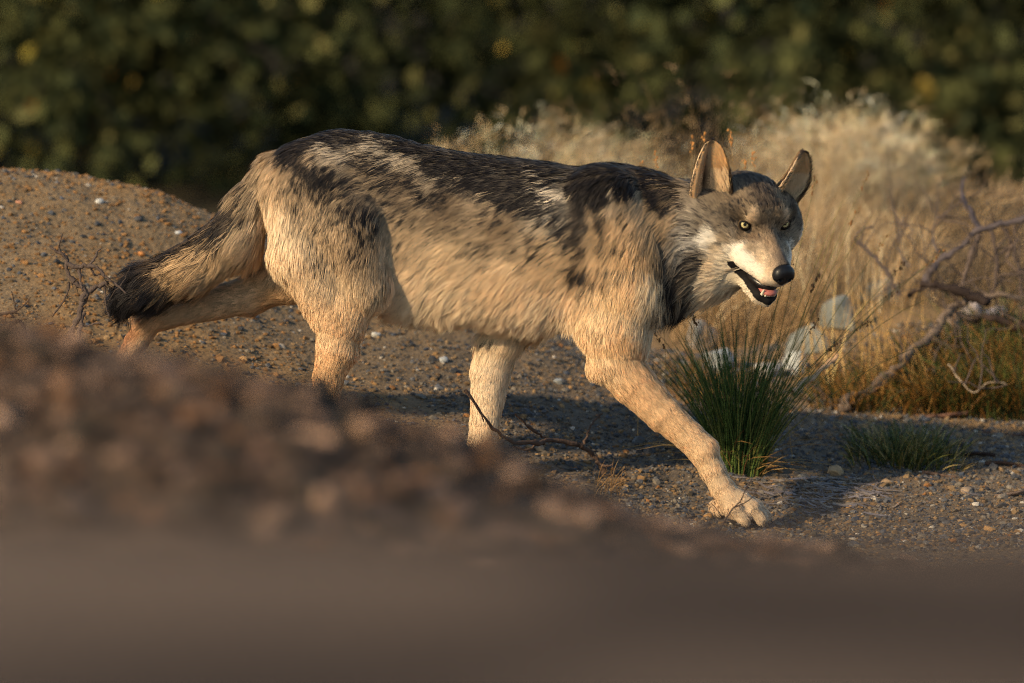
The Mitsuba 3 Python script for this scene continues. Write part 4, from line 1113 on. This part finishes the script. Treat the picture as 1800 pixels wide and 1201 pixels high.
def stalk(p0, p1, bow, seed, r=0.0010, head=0.05, col=(124, 118, 62), hc=(132, 92, 54), key='rush_tussock__seed_stalk'):
    rs = np.random.default_rng(seed)
    t = np.linspace(0, 1, 9)[:, None]
    p = p0 + (p1 - p0) * t + np.array([0, 0, 1.0]) * bow * (t * (1 - t)) * 4
    parts = [tubes(p[None], (r * np.linspace(1, 0.45, 9))[None], lin(col)[None] * rs.uniform(0.8, 1.2), 4)[:3]]
    if head:
        d = unit(p[-1] - p[-2])
        k = rs.integers(8, 16)
        c = p[-1] - d * rs.random((k, 1)) * head + rs.normal(size=(k, 3)) * 0.0028
        parts.append(stones(OCT, c, rs.uniform(0.0018, 0.0036, k), np.tile(lin(hc), (k, 1)) * rs.uniform(0.7, 1.3, (k, 1)), rs, 1.5))
    v, f, c = join(parts)
    put(num(key), v, f, c, 'plant_mat', smooth=False)


for i, (u, v, y, bow) in enumerate(((1437, 306, .30, .02), (1482, 352, .34, .02), (1508, 366, .32, .01), (1528, 302, .40, .02), (1536, 374, .36, .02), (1562, 412, .32, .03), (1600, 452, .30, .03), (1626, 470, .38, .04), (1584, 500, .28, .03),
                                    (1660, 440, .42, .03), (1624, 528, .30, .06), (1396, 452, .26, .02), (1440, 480, .28, .02), (1180, 548, .22, -.01), (1150, 585, .2, .02), (1215, 540, .26, 0), (1255, 545, .3, 0), (1345, 500, .3, 0),
                                    (1410, 330, .36, .02), (1468, 400, .34, .02), (1440, 560, .2, .04), (1480, 600, .2, .05), (1690, 590, .30, .06), (1540, 560, .26, .05))):
    e = at(u, v, y)
    stalk(base + np.array([rt.uniform(-0.03, 0.04), 0.05 + rt.uniform(-0.03, 0.03), 0]), e, bow, 400 + i, head=0.05 if i % 3 != 1 else 0.0)
for i, (u, v, y) in enumerate(((1152, 268, .55), (1216, 238, .6), (1238, 232, .62), (1283, 226, .58), (1322, 262, .6), (1308, 280, .6), (1128, 282, .55))):
    e = at(u, v, y)
    g0 = np.array([e[0] + 0.06 * rt.normal(), y, 0]); g0[2] = height(g0[0], g0[1])
    key = num('seed_stalk')
    stalk(g0, e, 0.0, 440 + i, r=0.0009, head=0.045, col=(170, 134, 84), hc=(186, 132, 76), key=key)
    tag(key, ('tan grass seed stalk showing left of the near ear', 'tan grass seed stalk touching the left side of the near ear', 'tan seed stalk just behind the tip of the near ear', 'tall tan seed stalk between the ears',
              'tan seed stalk in the middle between the ears', 'short tan seed stalk right of the tall one between the ears', 'low tan seed stalk over the nape')[i], 'grass stalk')

# ---- dead wood
WOOD = (104, 92, 84)


def branch(key, pts, r0, r1, col=WOOD, sides=7, seed=0, knots=True):
    """pts: (column, row, depth)"""
    rs = np.random.default_rng(seed)
    q = np.array([at(*p) for p in pts])
    s = np.linspace(0, 1, len(q))
    m = max(8, 4 * len(q))
    t = np.linspace(0, 1, m)
    c = PchipInterpolator(s, q, axis=0)(t)
    R = np.linspace(r0, r1, m) * px(np.mean([p[2] for p in pts]))
    c = c + rs.normal(size=c.shape) * R[:, None] * 0.35
    R = R * np.clip(1 + (0.22 * rs.normal(size=m) if knots else np.zeros(m)), 0.6, 1.7)
    v, f, cc, nn = tubes(c[None], R[None], lin(col)[None] * rs.uniform(0.85, 1.15), sides)
    cc = cc * (0.6 + 0.8 * meshkit.fbm(v * 160, 2, seed))[:, None]
    put(key, v, f, cc, 'bark_mat', normals=nn)
    return c


def twigs(root, curves, k, rng, length, r, col=WOOD, y_sd=0.03):
    """Fine side twigs, each a part."""
    for _ in range(k):
        c = curves[rng.integers(len(curves))]
        p = c[rng.integers(2, len(c))]
        d = unit(rng.normal(size=3) * [1, 0.35, 1] + [0, 0, 0.35])
        L = length * rng.uniform(0.4, 1.2)
        t = np.linspace(0, 1, 7)[:, None]
        q = p + d * L * t + rng.normal(size=(7, 3)) * L * 0.05 * t + np.array([0, 0, 0.25 * rng.normal()]) * L * t ** 2
        v, f, cc, nn = tubes(q[None], (r * np.linspace(1, 0.35, 7))[None], lin(col)[None] * rng.uniform(0.7, 1.2), 5)
        put(num(root + '__twig'), v, f, cc, 'bark_mat', normals=nn)


rw = np.random.default_rng(55)
Y1 = -0.28
cs = []
for i, (pts, r0, r1) in enumerate((
        (((104, 760), (118, 640), (123, 595), (138, 553), (147, 528), (160, 512), (184, 500), (190, 496)), 6.5, 3.6),
        (((147, 530), (145, 508), (132, 496), (120, 482), (116, 452), (101, 443), (87, 433)), 5.2, 2.0),
        (((118, 462), (140, 470), (160, 468), (176, 476), (186, 488), (204, 500), (221, 515)), 4.0, 1.4),
        (((116, 455), (104, 436), (110, 411)), 2.4, 1.0), (((156, 468), (168, 452), (172, 442), (178, 438)), 2.6, 1.0), (((140, 471), (142, 497), (146, 512)), 2.8, 2.0),
        (((184, 500), (185, 528), (191, 556)), 2.2, 1.0), (((122, 496), (115, 522), (98, 548), (92, 556)), 2.2, 0.9), (((146, 550), (139, 585), (136, 620)), 4.2, 3.0), (((142, 574), (158, 572), (172, 568), (182, 574)), 2.4, 1.2),
        (((160, 470), (168, 484), (178, 480)), 2.0, 1.0))):
    cs.append(branch(num('dead_bush__branch'), [(u, v, Y1 + 0.03 * math.sin(i * 2.1) * (j / len(pts))) for j, (u, v) in enumerate(pts)], r0, r1, (92, 80, 76), 7, 60 + i))
twigs('dead_bush', cs[:3], 9, rw, 0.035, 0.0014, (84, 74, 70))
tag('dead_bush', 'bare dark dead bush in front of the tail tip', 'dead bush')
cs = []
for i, (pts, r0, r1) in enumerate(((((-30, 700), (-12, 610), (0, 593), (16, 577), (32, 563), (38, 568), (46, 588)), 5, 3), (((-30, 570), (0, 553), (24, 548), (40, 538), (54, 523)), 3, 1.2), (((28, 545), (25, 530), (20, 512)), 1.8, 0.9), (((0, 560), (14, 566), (30, 562)), 2, 1.5))):
    cs.append(branch(num('dead_bush_001__branch'), [(u, v, -0.32) for u, v in pts], r0, r1, (80, 68, 62), 6, 80 + i))
tag('dead_bush_001', 'low dark dead twigs at the left edge of the slope', 'dead bush')
cs = []
for i, (pts, r0, r1) in enumerate((
        (((819, 687, -.14), (848, 729, -.10), (879, 764, -.04), (910, 778, .03), (949, 779, .10), (968, 775, .14), (1011, 780, .18), (1031, 789, .2), (1050, 811, .22), (1064, 833, .22)), 2.8, 4.6),
        (((906, 729, .03), (933, 753, .07), (958, 770, .12)), 1.8, 3.0), (((1027, 782, .2), (1034, 757, .22), (1046, 738, .25), (1060, 727, .27)), 3.2, 1.2), (((846, 727, -.1), (850, 742, -.1)), 1.5, 0.8),
        (((1048, 812, .22), (1066, 820, .2), (1078, 815, .2)), 3, 1.5), (((946, 779, .1), (925, 790, .08), (905, 785, .06)), 2.4, 1.5))):
    cs.append(branch(num('fallen_twig__branch'), pts, r0, r1, (92, 76, 68), 7, 100 + i))
tag('fallen_twig', 'dark forked fallen twig lying before the far foreleg', 'twig')
for i, (pts, r0, r1) in enumerate(((((1262, 940, -.45), (1285, 898, -.45), (1302, 880, -.45), (1312, 858, -.45), (1322, 842, -.45)), 1.5, 0.8), (((1288, 893, -.45), (1318, 878, -.45), (1334, 852, -.44)), 1.3, 0.7))):
    branch(num('thin_stem__branch'), pts, r0, r1, (70, 58, 56), 5, 120 + i, False)
tag('thin_stem', 'thin dark forked stem in front of the stepping paw', 'stem')

cs = []
for i, (pts, r0, r1, col) in enumerate((
        (((1480, 716, 1.15), (1505, 700, 1.2), (1560, 664, 1.3), (1600, 622, 1.35), (1636, 590, 1.4), (1662, 558, 1.45), (1690, 536, 1.5), (1722, 521, 1.5), (1800, 524, 1.5)), 9.5, 6, (112, 98, 88)),
        (((1625, 505, 1.5), (1640, 470, 1.5), (1682, 440, 1.5), (1722, 406, 1.5), (1762, 393, 1.5), (1830, 380, 1.5)), 7, 5, (96, 88, 92)), (((1724, 408, 1.5), (1706, 372, 1.5), (1690, 345, 1.55), (1696, 310, 1.6)), 5.5, 2.5, (84, 78, 86)),
        (((1722, 408, 1.5), (1702, 462, 1.5), (1690, 505, 1.5)), 4.5, 3, (100, 88, 84)), (((1742, 404, 1.5), (1752, 470, 1.5), (1742, 522, 1.5)), 4, 2.6, (96, 84, 80)), (((1762, 396, 1.5), (1786, 450, 1.5), (1796, 520, 1.5)), 4, 2.6, (96, 84, 80)),
        (((1536, 398, 1.45), (1504, 416, 1.45), (1530, 446, 1.45), (1556, 476, 1.45), (1580, 520, 1.45)), 2.5, 4.5, (104, 92, 88)), (((1600, 520, 1.5), (1645, 500, 1.45), (1700, 516, 1.45), (1738, 530, 1.45)), 5, 9, (60, 50, 48)),
        (((1700, 566, 1.5), (1745, 560, 1.45), (1782, 574, 1.45), (1830, 570, 1.4)), 6, 7, (64, 52, 48)), (((1632, 596, 1.4), (1676, 616, 1.38), (1716, 642, 1.35)), 5, 3, (76, 62, 54)), (((1655, 560, 1.45), (1645, 610, 1.4), (1640, 660, 1.3)), 4, 3, (100, 86, 74)),
        (((1668, 640, 1.1), (1690, 672, 1.06), (1712, 690, 1.04), (1740, 672, 1.04), (1770, 676, 1.05)), 1.8, 1.2, (150, 134, 116)), (((1790, 420, 1.5), (1770, 455, 1.5), (1800, 480, 1.5)), 3, 2, (120, 104, 96)),
        (((1600, 470, 1.6), (1580, 430, 1.6), (1590, 380, 1.6)), 3, 1.5, (110, 98, 92)), (((1660, 452, 1.5), (1640, 420, 1.55), (1648, 380, 1.6)), 3, 1.5, (100, 90, 88)))):
    cs.append(branch(num('dead_shrub__branch'), pts, r0, r1, col, 7, 140 + i))
twigs('dead_shrub', cs, 85, rw, 0.17, 0.0026, (98, 86, 82))
tag('dead_shrub', 'tangled leafless dead shrub with a thick fallen branch at right', 'dead shrub')
c = branch('driftwood_branch', ((1395, 690, .75), (1420, 668, .8), (1455, 640, .88), (1470, 625, .9)), 7, 4, (206, 168, 134), 8, 170)
tag('driftwood_branch', 'short pale weathered branch right behind the rush tussock', 'branch')

for i, (u, v, L, r, col, lab_) in enumerate(((1705, 806, 46, 7, (66, 54, 52), 'dark curled bark piece right of the small grass tuft'), (1770, 822, 40, 6, (84, 68, 62), 'dark flat bark piece at the right edge of the gravel'), (1650, 838, 30, 5, (110, 92, 84), 'small brown bark piece below the grass tuft'),
                                              (1770, 765, 46, 9, (120, 92, 82), 'reddish brown bark piece at right below the tall grass'), (1640, 732, 60, 6, (140, 108, 96), 'long reddish bark strip in front of the low grass'), (1785, 872, 36, 6, (120, 104, 96), 'grey brown wood chip in the lower right corner of the gravel'))):
    p = ground_at(u, v)
    k = px(p[1])
    t = np.linspace(-1, 1, 12)
    ctr = p + np.stack([t * L * k, 0.25 * L * k * np.sin(t * 2 + i), 0.004 + 0.006 * np.cos(t * 1.5 + i)], 1)
    wd = r * k * np.sqrt(np.clip(1.02 - t ** 2, 0, 1)) * (1 + 0.3 * rw.normal(size=12))
    m = []
    for zz in (0.004, -0.003):
        m.append(np.stack([ctr + np.array([0, 1, 0]) * (wd * s_)[:, None] + np.array([0, 0, 1.0]) * (zz * (1 - 0.6 * abs(s_)) + 0.004 * s_ * s_) for s_ in np.linspace(-1, 1, 7)], 1))
    m[1] = m[1][:, ::-1]
    ringed = np.concatenate([m[0], m[1]], 1)
    ringed = np.concatenate([ringed, ringed[:, :1]], 1)
    f = grid_faces(*ringed.shape[:2])
    vv = ringed.reshape(-1, 3)
    key = num('bark_piece')
    put(key, vv, f, np.tile(lin(col), (len(vv), 1)) * (0.6 + 0.8 * meshkit.fbm(vv * 180, 2, i))[:, None], 'bark_mat', smooth=True)
    tag(key, lab_, 'bark')

rl = np.random.default_rng(77)
n = 170
u, v = rl.normal(1450, 70, n), rl.normal(872, 17, n)
P0 = np.array([ground_at(a, b) for a, b in zip(u, np.clip(v, 845, 912))]) + [0, 0, 0.003]
ang = rl.normal(-0.45, 0.55, n)
L = rl.uniform(0.02, 0.085, n)
t = np.linspace(-0.5, 0.5, 6)[None, :, None]
d = np.stack([np.cos(ang), np.sin(ang), 0 * ang], 1)[:, None]
pp = P0[:, None] + d * L[:, None, None] * t + 0.12 * L[:, None, None] * np.cos(t * 3 + rl.uniform(0, 6, (n, 1, 1))) * np.array([0.3, 1, 0.0])
pp[..., 2] = height(pp[..., 0], pp[..., 1]) + 0.004 + 0.008 * rl.random((n, 1)) * np.abs(t[..., 0])
sd = np.broadcast_to(unit(np.cross(d, unit(rl.normal(size=(n, 1, 3)) * 0.6 + [0, 0, 1]))), pp.shape)
v, f, c, nn = ribbons(pp, rl.uniform(0.001, 0.0034, n)[:, None] * np.array([.5, 1, 1, 1, .8, 0])[None], np.repeat(tones(((136, 128, 130), (116, 108, 108), (148, 134, 120), (100, 90, 86)), n, rl)[:, None], 6, 1), sd, np.broadcast_to(np.array([0, 0, 1.0]), pp.shape))
put('leaf_litter', v, f, c, 'plant_mat', normals=nn)
tag('leaf_litter', 'grey dry strips of leaf litter on the ground right of the paw', 'litter', kind='stuff')

# ---- the thicket behind
rk = np.random.default_rng(91)
LEAF = ((76, 80, 52), (62, 68, 46), (88, 92, 60), (106, 104, 68), (52, 56, 40))
cl = 330
cx, cy = rk.uniform(-4.6, 4.6, cl), rk.uniform(13.2, 17.5, cl)
cz = height(cx, cy) + rk.uniform(0.05, 2.6, cl)
cr = rk.uniform(0.28, 0.6, cl)
per = 150
k = np.repeat(np.arange(cl), per)
n = len(k)
d = unit(rk.normal(size=(n, 3)))
ctr = np.stack([cx, cy, cz], 1)[k] + d * (cr[k] * rk.uniform(0.55, 1.05, n))[:, None] * [1, 1, 0.85]
sz = rk.uniform(0.025, 0.058, n)
nn_ = unit(d + 0.9 * rk.normal(size=(n, 3)))
t1 = unit(np.cross(nn_, rk.normal(size=(n, 3))))
t2 = np.cross(nn_, t1)
g = np.arange(6) * np.pi / 3
ring = ctr[:, None] + sz[:, None, None] * (np.cos(g)[None, :, None] * t1[:, None] + 0.72 * np.sin(g)[None, :, None] * t2[:, None]) + (sz * 0.25)[:, None, None] * nn_[:, None] * (np.abs(np.sin(g)))[None, :, None]
f = (np.array([[0, 1, 2], [0, 2, 3], [0, 3, 4], [0, 4, 5]])[None] + (np.arange(n) * 6)[:, None, None]).reshape(-1, 3)
ctone = rk.uniform(0.5, 1.7, cl)
col = np.array([lin(x) for x in LEAF])[rk.choice(5, n, p=[.28, .26, .2, .1, .16])] * ctone[k][:, None]
yel = rk.random(n) < 0.02
col[yel] = np.array([lin(x) for x in ((150, 138, 66), (170, 150, 80), (150, 104, 46))])[rk.choice(3, yel.sum(), p=[.5, .3, .2])]
v = ring.reshape(-1, 3)
put('shrub_thicket', v, f, np.repeat(col, 6, 0), 'leaf_mat', smooth=False)
tag('shrub_thicket', 'dark green leafy thicket filling the blurred background', 'shrubs', kind='stuff')
